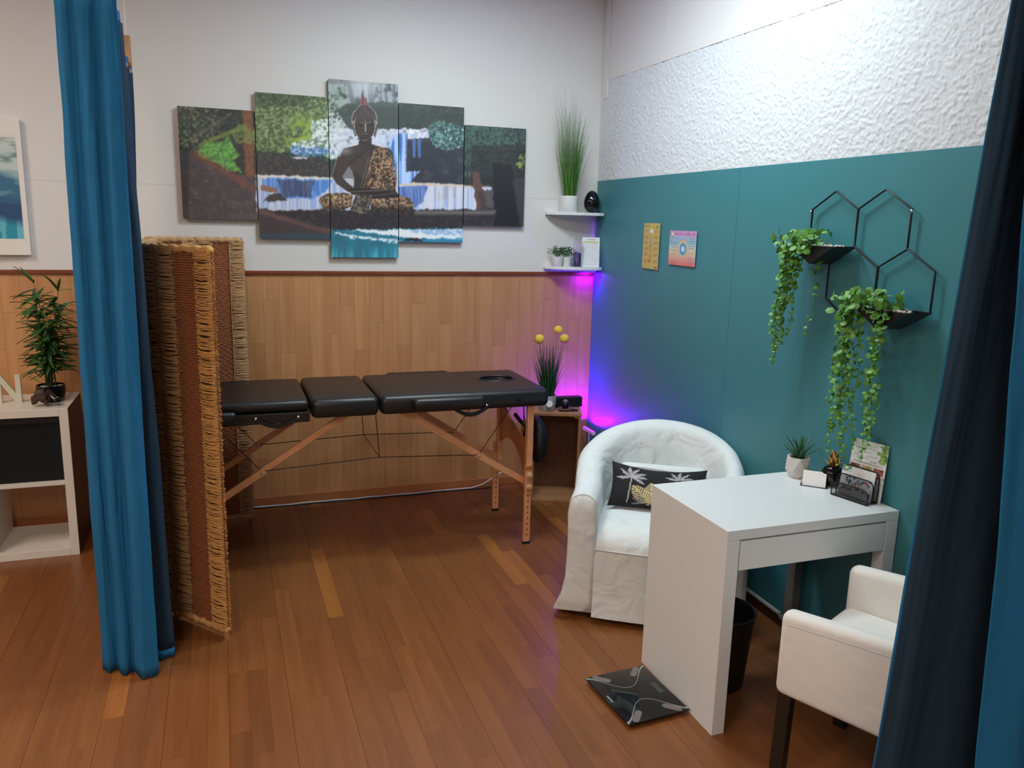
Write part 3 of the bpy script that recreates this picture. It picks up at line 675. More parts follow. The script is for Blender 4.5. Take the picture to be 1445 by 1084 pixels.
for i in range(9):
    a = i*2.4; r0 = 0.03*math.sqrt(random.random()); h = [0.60, 0.50, 0.44, 0.56, 0.38, 0.47, 0.41, 0.52, 0.35][i]
    lean = (random.uniform(-0.11, 0.12), random.uniform(-0.07, 0.05))
    if i == 0: lean = (-0.06, 0.0)
    if i == 3: lean = (0.07, -0.03)
    pts = [(r0*math.cos(a)+lean[0]*f**1.4, r0*math.sin(a)+lean[1]*f**1.4, 0.07+(h-0.07)*f) for f in (0, 0.25, 0.5, 0.75, 1)]
    canes.tube(pts, [0.004, 0.0035, 0.003, 0.0022, 0.0012], 6)
    nl = 13
    for j in range(nl):
        f = 0.25+0.75*j/(nl-1); q = f*4; k0 = min(3, int(q)); p = Vector(pts[k0]).lerp(Vector(pts[k0+1]), q-k0)
        sprigs.append((p, random.random()*2*PI, j == nl-1))
nleaf = 0
for p, a, tip in sprigs:
    for k in range(3 if not tip else 4):
        a2 = a + (k-1)*0.7 + random.uniform(-0.3, 0.3); L = random.uniform(0.08, 0.135)*(0.9 if tip else 1)
        el = random.uniform(-0.35, 0.55) + (0.6 if tip else 0)
        o = bpy.data.objects.new('leaf', bl_me); COL.objects.link(o); o.parent = t; nleaf += 1
        o.location = p; o.rotation_euler = (random.uniform(-0.4, 0.4), -el, a2); o.scale = (L, L*0.9, L)
for a, z in ((2.9, 0.10), (3.4, 0.12), (3.9, 0.10), (-0.2, 0.24), (0.3, 0.25), (2.5, 0.12)):
    o = bpy.data.objects.new('leaf', bly_me); COL.objects.link(o); o.parent = t
    o.location = (0.045*math.cos(a), 0.02*math.sin(a)-0.02, z); o.rotation_euler = (0, -0.7, a); o.scale = (0.075, 0.08, 0.075); o['label'] = 'yellow green young leaf'
obj('stems', canes, MT['bamboost'], t, smooth='all')
# carved elephant
vs = [(0, 0, 0.040), (0.022, 0, 0.044), (0.040, -0.002, 0.050), (0.052, -0.004, 0.040), (0.057, -0.004, 0.026), (0.056, -0.004, 0.010),
      (-0.022, 0, 0.041), (-0.030, 0.012, 0.020), (-0.030, 0.012, 0.004), (-0.030, -0.012, 0.020), (-0.030, -0.012, 0.004), (0.020, 0.012, 0.020), (0.020, 0.012, 0.004), (0.020, -0.012, 0.020), (0.020, -0.012, 0.004),
      (0.034, 0.016, 0.050), (0.030, 0.026, 0.040), (0.034, -0.016, 0.050), (0.030, -0.026, 0.040), (-0.040, 0, 0.035), (-0.043, 0, 0.018)]
es = [(0, 1), (1, 2), (2, 3), (3, 4), (4, 5), (0, 6), (6, 7), (7, 8), (6, 9), (9, 10), (1, 11), (11, 12), (1, 13), (13, 14), (2, 15), (15, 16), (2, 17), (17, 18), (6, 19), (19, 20)]
rs = [0.022, 0.021, 0.015, 0.008, 0.006, 0.004, 0.021, 0.009, 0.009, 0.009, 0.009, 0.009, 0.009, 0.009, 0.009, (0.003, 0.010), (0.003, 0.011), (0.003, 0.010), (0.003, 0.011), 0.003, 0.002]
t = thing('elephant_figurine', 'small carved dark wooden elephant in front of the black bamboo pot', 'figurine', (-3.186, -0.428, 0.7735), math.radians(-12))
skin('elephant_body', vs, es, rs, MT['carve'], t, 2); t.scale = (1.12, 1.1, 1.35)
obj('tusk', MB().tube([(0.046, 0.009, 0.040), (0.056, 0.011, 0.030), (0.064, 0.011, 0.030)], [0.0022, 0.0018, 0.0008], 6), MT['pebble'], t)
obj('tusk', MB().tube([(0.046, -0.013, 0.040), (0.056, -0.015, 0.030), (0.064, -0.015, 0.030)], [0.0022, 0.0018, 0.0008], 6), MT['pebble'], t)

# ------------------------------------------------------------------ curtains
def smoothpath(pts, n):
    P = [Vector(p) for p in pts]; out = []
    for i in range(len(P)-1):
        p0 = P[max(0, i-1)]; p1 = P[i]; p2 = P[i+1]; p3 = P[min(len(P)-1, i+2)]
        for k in range(n):
            t = k/n; out.append(0.5*((2*p1)+(p2-p0)*t+(2*p0-5*p1+4*p2-p3)*t*t+(3*p1-3*p2+p3-p0)*t**3))
    out.append(P[-1]); return out
def curtain(name, label, top, bot, zt, zb, nz, off, loc, seed):
    """top/bot: plan curves (x,y) from the far end to the free edge; cloth is offset to its right, lining to its left"""
    T = smoothpath([(p[0], p[1], 0) for p in top], 14); B = smoothpath([(p[0], p[1], 0) for p in bot], 14)
    t = thing(name, label, 'curtain', loc)
    rowsA = []; rowsB = []
    for i in range(len(T)):
        ra = []; rb_ = []
        for j in range(nz+1):
            f = j/nz; z = zt+(zb-zt)*f
            g = f**0.8; p = T[i].lerp(B[i], g)
            i0 = max(0, i-1); i1 = min(len(T)-1, i+1); d = (T[i1].lerp(B[i1], g)-T[i0].lerp(B[i0], g)).normalized()
            nn = Vector((d.y, -d.x, 0))
            wob = 0.006*(mnoise.noise((i*0.13+seed, z*2.2, 0))) + 0.003*mnoise.noise((i*0.3, z*6.0, seed))
            p = p + nn*wob
            zz_ = z if j < nz else z + 0.004*math.sin(i*0.5)
            ra.append((p.x+nn.x*off/2-loc[0], p.y+nn.y*off/2-loc[1], zz_-loc[2])); rb_.append((p.x-nn.x*off/2-loc[0], p.y-nn.y*off/2-loc[1], zz_+0.0-loc[2]))
        rowsA.append(ra); rowsB.append(rb_)
    def slab(rows, th, sgn):
        mb = MB(); mb.grid(rows, flip=(sgn < 0)); return mb
    fa = obj('curtain_fabric', slab(rowsA, 0, 1), MT['blue'], t, smooth='all')
    so = fa.modifiers.new('thick', 'SOLIDIFY'); so.thickness = 0.002; so.offset = 0
    # lining stops short of the hem, fabric border turned over it
    lb = [r[1:-1] for r in rowsB[2:-1]]
    li = obj('curtain_lining', slab(lb, 0, -1), MT['lining'], t, smooth='all')
    so = li.modifiers.new('thick', 'SOLIDIFY'); so.thickness = 0.0015; so.offset = 0
    hem = MB().grid([r[-2:] for r in rowsB]); hb = obj('hem_band', hem, MT['blue'], t, smooth='all')
    so = hb.modifiers.new('thick', 'SOLIDIFY'); so.thickness = 0.001; so.offset = -1
    return t
topL = [(-2.668, -0.52), (-2.690, -0.60), (-2.672, -0.70), (-2.700, -0.82), (-2.680, -0.94), (-2.710, -1.06), (-2.690, -1.20), (-2.710, -1.34), (-2.660, -1.50), (-2.615, -1.60), (-2.630, -1.66), (-2.70, -1.68), (-2.765, -1.69), (-2.790, -1.72), (-2.770, -1.752), (-2.735, -1.752), (-2.700, -1.766), (-2.665, -1.758), (-2.635, -1.775), (-2.606, -1.772)]
botL = [(-2.725, -0.54), (-2.745, -0.62), (-2.730, -0.72), (-2.750, -0.84), (-2.735, -0.96), (-2.765, -1.08), (-2.765, -1.20), (-2.750, -1.34), (-2.660, -1.50), (-2.575, -1.62), (-2.572, -1.69), (-2.66, -1.69), (-2.77, -1.665), (-2.812, -1.69), (-2.790, -1.735), (-2.762, -1.722), (-2.732, -1.772), (-2.700, -1.755), (-2.660, -1.822), (-2.612, -1.80)]
tl = curtain('blue_curtain', 'long blue velvet curtain with navy lining hanging left of the straw screen', topL, botL, 2.405, 0.006, 62, 0.006, (-2.66, -1.6, 0), 3.0)
t = thing('curtain_rod', 'wooden curtain rod carrying the left blue curtain', 'curtain rod', (-2.684, -1.2, 2.365))
obj('pole', MB().tube([(0, 0.70, 0), (0, -0.40, 0)], 0.0115, 14), MT['rod'], t, smooth=40)
obj('end_bracket', MB().box((-0.017, 0.60, 0.012), (0.017, 0.625, 0.150)), MT['rod'], t, bevel=0.003)
obj('ceiling_hanger', MB().tube([(0, 0.612, 0.15), (0, 0.612, H-2.365)], 0.0025, 8), MT['wirewhite'], t, smooth=40)
obj('ceiling_hanger', MB().tube([(0, -0.3, 0.012), (0, -0.3, H-2.365)], 0.0025, 8), MT['wirewhite'], t, smooth=40)
topR = [(-0.30, -3.68), (-0.42, -3.72), (-0.56, -3.70), (-0.70, -3.735), (-0.85, -3.71), (-0.955, -3.74), (-0.965, -3.765), (-0.94, -3.775), (-0.90, -3.76), (-0.80, -3.79), (-0.70, -3.76), (-0.58, -3.80), (-0.40, -3.77)]
# mirrored pair: back layer shows its lining, front layer (from the right) shows the velvet
topR = [(-0.935, -3.70), (-0.91, -3.716), (-0.84, -3.708), (-0.72, -3.722), (-0.56, -3.705), (-0.42, -3.73), (-0.36, -3.76), (-0.42, -3.795), (-0.52, -3.775), (-0.66, -3.81), (-0.80, -3.785), (-0.93, -3.81), (-1.065, -3.80)]
botR = [(-1.100, -3.71), (-1.055, -3.726), (-0.97, -3.712), (-0.80, -3.724), (-0.62, -3.70), (-0.46, -3.73), (-0.38, -3.77), (-0.42, -3.81), (-0.48, -3.79), (-0.57, -3.83), (-0.66, -3.79), (-0.75, -3.83), (-0.850, -3.81)]
tr_ = curtain('blue_curtain', 'long blue curtain with wide navy lining edge in the right foreground', topR[::-1], botR[::-1], 2.405, 0.006, 62, 0.006, (-0.7, -3.75, 0), 11.0)
t = thing('curtain_rod', 'wooden curtain rod carrying the right foreground curtain', 'curtain rod', (-0.5, -3.755, 2.42))
obj('pole', MB().tube([(-0.6, 0, 0), (0.36, 0, 0)], 0.0135, 14), MT['rod'], t, smooth=40)
for xx in (-0.5, 0.25): obj('ceiling_hanger', MB().tube([(xx, 0, 0.012), (xx, 0, H-2.42)], 0.005, 8), MT['rod'], t, smooth=40)

# ------------------------------------------------------------------ straw folding screen
P0 = Vector((-2.357, -1.60, 0)); HJ = Vector((-2.945, -0.849, 0)); P2 = Vector((-2.207, -0.244, 0))
t = thing('folding_screen', 'woven straw folding screen standing beside the blue curtain', 'screen', (-2.6, -0.9, 0))
def leaf(a, b, kinds, dirz):
    a = Vector(a); b = Vector(b); L = (b-a).length; d = (b-a)/L; nn = Vector((d.y, -d.x, 0))
    HT = 1.605
    def W(s, q, z): p = a + d*s + nn*q; return (p.x, p.y, z)
    for s in (0.012, L-0.012): obj('post', MB().tube([W(s, 0, 0.0), W(s, 0, HT)], 0.011, 8), MT['rod'], t, world=True, smooth=40)
    for z in (0.038, HT-0.012):
        pts = [W(L*i/24, 0.003*math.sin(i*2.1), z+0.003*math.sin(i*1.3)) for i in range(25)]
        obj('rail', MB().tube(pts, 0.015, 8), MT['straw2'] if kinds[0][2] else MT['straw'], t, world=True, smooth='all')
    q_ = L/0.319
    for s0, s1, gold, kind in [(k[0]*q_, k[1]*q_, k[2], k[3]) for k in kinds]:
        mb = MB()
        if kind == 'w':
            z = 0.055; r = 0.0058
            while z < HT-0.03:
                ph = random.random()*6
                pts = [W(s0+(s1-s0)*i/6, 0.0025*math.sin(i*2.6+ph), z+0.0012*math.sin(i*3+ph)) for i in range(7)]
                mb.tube(pts, r, 5, caps=False); z += 0.0098
            stuff(obj('woven_strip', mb, MT['woven'], t, world=True, smooth='all'))
            for s in (s0+0.002, s1-0.002): obj('binding_thread', MB().tube([W(s, 0.009, 0.05), W(s, 0.009, HT-0.03)], 0.0022, 5), MT['straw'], t, world=True)
        else:
            cs = [W(s0+0.004, 0.0, 0.045), W(s1-0.004, 0.0, 0.045), W(s1-0.004, 0.0, HT-0.02), W(s0+0.004, 0.0, HT-0.02)]; o = obj('strip_backing', MB().add(cs, [(0, 1, 2, 3)]), MT['backing'], t, world=True); so = o.modifiers.new('thick', 'SOLIDIFY'); so.thickness = 0.004; so.offset = 0
            for side in (1, -1):
                z = 0.052
                while z < HT-0.02:
                    r = random.uniform(0.0016, 0.0030); sag = random.uniform(-0.010, 0.006); ex = random.uniform(-0.004, 0.008); bz = z+random.uniform(-0.003, 0.003)
                    pts = []
                    for i in range(5):
                        f = i/4; s = s0-ex*(f == 0)+(s1-s0+ex)*f
                        pts.append(W(s, side*(0.004+0.011*math.sin(PI*(0.12+0.76*f))+0.003*random.random()), bz+sag*math.sin(PI*f)+0.004*(f-0.5)*random.uniform(-1, 1)))
                    mb.tube(pts, r, 4, caps=False); z += 0.0037
            stuff(obj('fringe_strip', mb, MT['straw2'] if gold else MT['straw'], t, world=True, smooth='all'))
def lerp3(a, b, f): return a+(b-a)*f
def perp(a, b): d = (b-a).normalized(); return Vector((d.y, -d.x, 0))
nA = perp(P0, HJ); nB = perp(HJ, P2)
dA = (HJ-P0).normalized()
j1 = P0+dA*0.32 + nA*(-0.010); j2 = P0+dA*0.56; j3 = Vector((-2.660, -0.87, 0)); j4 = Vector((-2.618, -0.60, 0)); j5 = Vector((-2.672, -0.31, 0)); j6 = Vector((-2.440, -0.262, 0))
LL = 0.315
STD = [(0.004, 0.098, False, 'f'), (0.102, 0.215, False, 'w'), (0.220, LL, False, 'f')]
leaf(P0, j1, [(-0.002, 0.082, True, 'f'), (0.084, 0.206, False, 'w'), (0.210, LL, False, 'f')], 0)
leaf(j1, j2, STD, 0); leaf(j2, j3, STD, 0); leaf(j3, j4, STD, 0); leaf(j4, j5, STD, 0); leaf(j5, j6, STD, 0)
leaf(j6, P2, [(0.004, 0.10, False, 'f'), (0.102, 0.225, False, 'w'), (0.230, LL+0.004, False, 'f')], 0)

# ------------------------------------------------------------------ massage table
TL = (-1.635, -0.72, 0)
t = thing('massage_table', 'black padded folding massage table on beech legs along the wood panelling', 'massage table', TL)
def boolean_cut(o, cutter):
    m = o.modifiers.new('cut', 'BOOLEAN'); m.operation = 'DIFFERENCE'; m.object = cutter; m.solver = 'EXACT'
    dg = bpy.context.evaluated_depsgraph_get(); me = bpy.data.meshes.new_from_object(o.evaluated_get(dg))
    o.modifiers.clear(); o.data = me; bpy.data.objects.remove(cutter, do_unlink=True)
y0, y1 = -1.022, -0.418
obj('foot_pad', rbox((-2.565, y0+0.012, 0.812), (-1.951, y1-0.012, 0.866), 0.024, 4), MT['leather'], t, world=True, smooth=50)
obj('middle_pad', rbox((-1.945, y0, 0.772), (-1.617, y1, 0.868), 0.03, 4), MT['leather'], t, world=True, smooth=50)
hp = obj('head_pad', rbox((-1.611, y0, 0.772), (-0.712, y1, 0.868), 0.03, 4), MT['leather'], t, world=True, smooth=50)
cm = MB().lathe([(0.092, 0.70), (0.092, 0.845), (0.108, 0.875), (0.108, 0.95)], 32, (-0.900, -0.690, 0), 1.0, 0.78)
cut = obj('cutter', cm, None); cut.data.transform(Matrix.Translation((-TL[0], -TL[1], 0))); cut.location = TL
bpy.context.view_layer.update(); boolean_cut(hp, cut); smooth_by_angle(hp.data, 50)
obj('face_hole_lip', MB().tube([(-0.900+0.100*math.cos(a), -0.690+0.080*math.sin(a), 0.866) for a in np.linspace(0, 2*PI, 33)[:-1]], 0.007, 8, closed=True), MT['leather'], t, world=True, smooth='all')
obj('foot_frame', MB().box((-2.560, y0+0.004, 0.762), (-1.951, y0+0.024, 0.811)).box((-2.560, y1-0.024, 0.762), (-1.951, y1-0.004, 0.811)).box((-2.560, y0+0.024, 0.775), (-2.54, y1-0.024, 0.811)).box((-2.54, y0+0.024, 0.795), (-1.951, y1-0.024, 0.811)), MT['leather'], t, world=True, bevel=0.004)
obj('side_bolster', rbox((-2.56, y0-0.045, 0.772), (-2.285, y0-0.002, 0.835), 0.018, 3), MT['leather'], t, world=True, smooth=50)
ar = []
for ya, yb in ((y0-0.075, y0-0.002), (y1+0.002, y1+0.075)):
    obj('arm_rest', rbox((-1.462, ya, 0.800), (-1.092, yb, 0.862), 0.022, 3), MT['leather'], t, world=True, smooth=50)
def carry(x0, x1, zc):
    pts = [(x0+(x1-x0)*f, y0-0.006, zc-0.035*math.sin(PI*f)) for f in np.linspace(0, 1, 9)]
    mb = MB(); mb.grid([[(p[0], p[1], p[2]-0.011), (p[0], p[1], p[2]+0.011)] for p in pts]); mb.grid([[(p[0], p[1]+0.005, p[2]-0.011), (p[0], p[1]+0.005, p[2]+0.011)] for p in pts], flip=True)
    o = obj('carry_handle', mb, MT['leather'], t, world=True); 
carry(-2.195, -2.010, 0.786); carry(-1.235, -1.060, 0.788)
def bolt(x, z, y=y0): b = obj('bolt', MB().lathe([(0, 0.006), (0.006, 0.005), (0.009, 0.0)], 12), MT['steel'], t, smooth='all'); b.rotation_euler = (PI/2, 0, 0); b.location = (x-TL[0], y-TL[1]+0.003, z)
bolt(-2.200, 0.789); bolt(-2.006, 0.789); bolt(-1.060, 0.795)
b = obj('headrest_socket', MB().lathe([(0.016, -0.004), (0.016, 0.006), (0.008, 0.006), (0.007, 0.0), (0, 0.0)], 16), MT['black'], t, smooth=40); b.rotation_euler = (PI/2, 0, 0); b.location = (-0.886-TL[0], y0-TL[1], 0.815)
YN, YFr = -0.965, -0.482
def beam(name, p, q, w_, h_, mat=MT['beech']): return obj(name, MB().bar(p, q, w_, h_, (0, 1, 0)), mat, t, world=True, bevel=0.002)
for yy in (YN, YFr):
    # head end leg: fixed upper part and height adjusting lower part
    lg = beam('leg', (-0.800, yy, 0.772), (-0.800, yy, 0.33), 0.034, 0.034)
    lo = beam('lower_leg', (-0.811, yy-0.026 if yy == YN else yy+0.026, 0.44), (-0.811, yy-0.026 if yy == YN else yy+0.026, 0.012), 0.036, 0.020)
    ys = -0.037 if yy == YN else 0.0155
    hm = MB()
    for zq in np.arange(0.05, 0.31, 0.032):
        hm.box((-0.8145, yy+ys-0.0008, zq), (-0.8075, yy+ys+0.0008, zq+0.007))
    o = obj('adjustment_holes', hm, MT['black'], t, world=True)
    obj('foot_cap', MB().box((-0.831, yy-0.038 if yy == YN else yy+0.014, 0.0), (-0.791, yy-0.014 if yy == YN else yy+0.038, 0.014)), MT['black'], t, world=True)
    # foot end leg behind the screen
    beam('leg', (-2.46, yy, 0.765), (-2.46, yy, 0.012), 0.036, 0.034); obj('foot_cap', MB().box((-2.48, yy-0.018, 0), (-2.44, yy+0.018, 0.014)), MT['black'], t, world=True)
    # folding braces
    e = 0.022
    beam('brace', (-0.80, yy+e, 0.335), (-1.085, yy+e, 0.512), 0.032, 0.018); beam('brace', (-1.045, yy+0.042, 0.487), (-1.48, yy+0.042, 0.768), 0.036, 0.020)
    beam('brace', (-2.46, yy+e, 0.325), (-2.165, yy+e, 0.512), 0.032, 0.018); beam('brace', (-2.20, yy+0.042, 0.490), (-1.755, yy+0.042, 0.772), 0.030, 0.018)
    for xx, zz_ in ((-1.075, 0.505), (-2.180, 0.503)):
        b = obj('joint_bolt', MB().lathe([(0, 0.005), (0.005, 0.004), (0.007, 0)], 10), MT['steel'], t, smooth='all'); b.rotation_euler = (PI/2, 0, 0); b.location = (xx-TL[0], yy+0.012-TL[1], zz_)
    def wire(p, q): obj('tension_cable', MB().tube([p, q], 0.0024, 6), MT['cable'], t, world=True)
    yc = yy+0.03; cx = -1.603; cz = 0.535 if yy == YN else 0.528
    wire((-2.17, yc, 0.508), (cx, yc, cz)); wire((cx, yc, cz), (-1.08, yc, 0.508)); wire((cx, yc, cz), (-1.622, yc, 0.775))
    wire((-1.075, yc, 0.508), (-0.885, yc, 0.775)); wire((-2.18, yc, 0.51), (-2.40, yc, 0.765))
    if yy == YN:
        for zk in (0.392, 0.328):
            b = obj('knob', MB().lathe([(0, 0.016), (0.010, 0.016), (0.0175, 0.012), (0.0175, 0.005), (0.012, 0.0), (0.0, 0.0)], 8), MT['knob'], t, smooth=30); b.rotation_euler = (PI/2, 0, 0); b.location = (-0.808-TL[0], yy-0.037-TL[1], zk)
        obj('sleeve_strap', MB().box((-0.831, yy-0.040, 0.425), (-0.791, yy-0.0365, 0.445)), MT['ply'], t, world=True)
obj('tension_cable', MB().tube([(-1.603, YN+0.03, 0.535), (-1.603, YFr+0.03, 0.528)], 0.0024, 6), MT['cable'], t, world=True)
# curved plywood stretcher between the head end legs
pp = []
for f in np.linspace(0, 1, 13): pp.append((YFr-0.017+(YN+0.034-YFr)*f, 0.70-0.13*math.sin(PI*f*0.5)))
for f in np.linspace(1, 0, 13): pp.append((YFr-0.017+(YN+0.034-YFr)*f, 0.45-0.10*f**2+0.08*math.sin(PI*f)))
m4 = Matrix(((0, 0, 1, 0), (1, 0, 0, 0), (0, 1, 0, 0), (0, 0, 0, 1)))
obj('plywood_stretcher', MB().prism(pp, -0.806, -0.794, m4), MT['ply'], t, world=True, bevel=0.002)
# headrest cushion hung behind the legs
t = thing('headrest', 'black horseshoe headrest cushion hanging at the head end of the massage table', 'headrest', (-0.705, -0.80, 0.40))
pts = []
for a in np.linspace(-0.35*PI, 1.35*PI, 22): pts.append((0.0, 0.085*math.cos(a), 0.125+0.105*math.sin(a)))
obj('cushion', MB().tube(pts, [0.022]+[0.040]*20+[0.022], 12), MT['headcush'], t, smooth='all')
b = obj('backing_board', MB().tube([(-0.040, p[1], p[2]) for p in pts], 0.02, 4), MT['beech'], t)
b.scale = (0.35, 1, 1); b.location = (-0.03, 0, 0)
obj('mount_rod', MB().tube([(-0.045, 0.02, 0.21), (-0.06, 0.07, 0.225), (-0.07, 0.13, 0.25)], 0.012, 8), MT['black'], t, smooth='all')
obj('hanging_strap', MB().bar((-0.05, 0.03, 0.21), (-0.055, 0.05, 0.385), 0.012, 0.003), MT['steel'], t)

# ------------------------------------------------------------------ cables along the skirting
def cablepts(x0, x1, n, y, z, amp):
    return [(x0+(x1-x0)*i/n, y+amp*mnoise.noise((i*0.35, y*30, 0)), z) for i in range(n+1)]
tag(obj('power_cable', MB().tube(cablepts(-2.20, -0.83, 30, -0.030, 0.0045, 0.012)+[(-0.76, -0.05, 0.03), (-0.66, -0.06, 0.09), (-0.60, -0.05, 0.12)], 0.0042, 6), MT['wirewhite'], smooth='all'), 'white cable lying on the floor along the back skirting', 'cable')
tag(obj('power_cable', MB().tube(cablepts(-2.20, -0.70, 30, -0.052, 0.004, 0.010), 0.0038, 6), MT['wireblack'], smooth='all'), 'thin black cable lying in front of the white one under the massage table', 'cable')

# ------------------------------------------------------------------ crate in the corner
CR = (-0.549, -0.372, 0); CA = math.atan2(-0.36, 0.93)
t = thing('wooden_crate', 'wooden crate standing on end across the corner behind the armchair', 'crate', CR, CA)
CW, CD, CH = 0.30, 0.28, 0.578
obj('side_board', MB().box((0, 0, 0), (0.016, CD, CH-0.018)), MT['crate'], t, bevel=0.002)
obj('side_board', MB().box((CW-0.016, 0, 0), (CW, CD, CH-0.018)), MT['crate'], t, bevel=0.002)
obj('top_board', MB().box((-0.004, -0.004, CH-0.018), (CW+0.004, CD, CH)), MT['crate'], t, bevel=0.002)
obj('bottom_board', MB().box((0.016, 0.002, 0.0), (CW-0.016, CD, 0.016)), MT['crate'], t, bevel=0.002)
for i in range(3): obj('back_plank', MB().box((0.016+i*0.0895, CD-0.010, 0.016), (0.016+i*0.0895+0.0885, CD-0.0005, CH-0.018)), MT['crate_d'], t, bevel=0.001)
for xa in (0.016, CW-0.041): obj('corner_block', MB().box((xa, 0.004, CH-0.032), (xa+0.025, 0.06, CH-0.018)), MT['crate'], t, bevel=0.001)
obj('light_stop_sheet', MB().box((0.001, CD-0.0004, 0.001), (CW-0.001, CD+0.004, CH-0.0185)), MT['crate_d'], t)  # added solid sheet, stops violet light leaking through the plank gaps
mw = Matrix.Translation(CR) @ Matrix.Rotation(CA, 4, 'Z')
def onc(x, y): return mw @ Vector((x, y, CH))
# grass pot with yellow balls
def grasspot(name, label, loc, pot, potmat, nbl, hmin, hmax, spread, mat, rz, curve=1.8, wd=0.0022, ymax=9.0):
    t = thing(name, label, 'plant', loc); obj('pot', MB().lathe(pot, 28), potmat, t, smooth=35)
    mb = MB()
    for i in range(nbl):
        a = random.random()*2*PI; r = rz*math.sqrt(random.random()); h = random.uniform(hmin, hmax); a2 = a+random.uniform(-0.8, 0.8); s = spread*random.random()**0.7
        p0 = Vector((r*math.cos(a), r*math.sin(a), pot[-1][1]-0.004)); sd = Vector((-math.sin(a2+0.7*i), math.cos(a2+0.7*i), 0))*random.uniform(0.7, 1.2)*wd
        vs = []
        for k in range(6):
            f = k/5; p = p0 + Vector((s*math.cos(a2)*f**curve, s*math.sin(a2)*f**curve, h*f)); q = (1-f*0.92)*(0.7+0.6*min(1, f*4)); p.y = min(p.y, ymax); vs += [p-sd*q, p+sd*q]
        mb.add(vs, [(2*k, 2*k+1, 2*k+3, 2*k+2) for k in range(5)])
    stuff(obj('grass_blades', mb, mat, t)); return t
gl = onc(0.088, 0.085)
t = grasspot('grass_pot', 'dark green grass with yellow ball flowers in a whitewashed pot on the crate', gl, [(0.042, 0), (0.047, 0.004), (0.054, 0.045), (0.057, 0.085), (0.055, 0.096), (0.050, 0.096), (0.048, 0.085), (0, 0.085)], MT['greypot'], 230, 0.16, 0.37, 0.075, MT['grassd'], 0.042, 1.6, 0.0028)
def stem_ball(dx, dy, z, r):
    obj('flower_stem', MB().tube([(dx*0.2, dy*0.2, 0.08), (dx*0.6, dy*0.6, z*0.55), (dx, dy, z-r*0.8)], 0.0012, 5), MT['grass'], t)
    b = MB().lathe([(r*math.sin(PI*k/12)+1e-7*(k in (0, 12)), -r*math.cos(PI*k/12)) for k in range(13)], 20, (dx, dy, z)); obj('flower_ball', b, MT['yellow'], t, smooth='all')
stem_ball(-0.073, -0.02, 0.452, 0.0300); stem_ball(0.062, 0.01, 0.500, 0.0285); stem_ball(0.086, -0.035, 0.452, 0.0295)
tg = MB().lathe([(0.0, 0.0), (0.021, 0.0), (0.021, 0.002), (0, 0.002)], 20); o = obj('round_tag', tg, MT['paper'], t); o.rotation_euler = (PI/2-0.1, 0, -0.25); o.location = (-0.010, -0.0585, 0.052)
obj('twine', MB().tube([(0.054*math.cos(a), 0.054*math.sin(a), 0.066+0.002*math.sin(3*a)) for a in np.linspace(0, 2*PI, 25)[:-1]], 0.0015, 5, closed=True).tube([(0.006, -0.057, 0.066), (0.010, -0.062, 0.03), (0.012, -0.058, 0.006)], 0.0013, 5), MT['twine'], t)
# black box, stone dish with dark ball
sp = onc(0.222, 0.20)
t = thing('speaker_box', 'low black rectangular speaker at the back of the crate top', 'speaker', sp, CA+0.30)
obj('speaker_body', rbox((-0.092, -0.03, 0), (0.090, 0.03, 0.066), 0.006, 2), MT['black'], t, smooth=40)
obj('speaker_grille', MB().box((-0.085, -0.0315, 0.006), (0.083, -0.0298, 0.060)), MT['headcush'], t, bevel=0.0006)
ds = onc(0.205, 0.075)
t = thing('stone_dish', 'small brown stone dish at the front of the crate top', 'dish', ds)
obj('dish_bowl', MB().lathe([(0.030, 0), (0.044, 0.006), (0.053, 0.016), (0.050, 0.020), (0.040, 0.012), (0, 0.010)], 26, (0, 0, 0), 1.0, 0.75), MT['brownstone'], t, smooth='all')
t = thing('incense_ball', 'black ball with silver dome sitting in the brown stone dish', 'ornament', (ds.x-0.002, ds.y+0.004, ds.z+0.010))
obj('ball_body', MB().lathe([(0.0, 0.0), (0.012, 0.001), (0.022, 0.012), (0.025, 0.027), (0.022, 0.040), (0.018, 0.046)], 20), MT['blackglaze'], t, smooth='all')
obj('silver_dome', MB().lathe([(0.0185, 0.046), (0.016, 0.055), (0.009, 0.061), (0, 0.063)], 20), MT['grey'], t, smooth='all')
lt = onc(0.262, 0.07)
tag(obj('lighter_case', rbox((lt.x-0.018, lt.y-0.010, lt.z), (lt.x+0.018, lt.y+0.010, lt.z+0.012), 0.003, 2), MT['black'], smooth=40), 'tiny black case beside the stone dish on the crate', 'case')

# ------------------------------------------------------------------ violet light bar
t = thing('led_bar', 'violet LED light strip behind the crate in the corner', 'light strip', (-0.06, -0.06, 0.36))
obj('bar_body', MB().box((-0.36, 0.018, 0), (-0.02, 0.034, 0.02)).box((0.0, -0.16, 0.0), (0.018, 0.0, 0.02)), MT['white'], t)
obj('light_strip', MB().box((-0.355, 0.020, 0.0201), (-0.025, 0.032, 0.023)).box((0.002, -0.155, 0.0201), (0.016, -0.005, 0.023)), MT['ledwhite'], t)
obj('support_foot', MB().box((-0.03, 0.018, -0.36), (-0.022, 0.026, 0.0)).box((0.005, -0.09, -0.36), (0.013, -0.082, 0.0)), MT['white'], t)

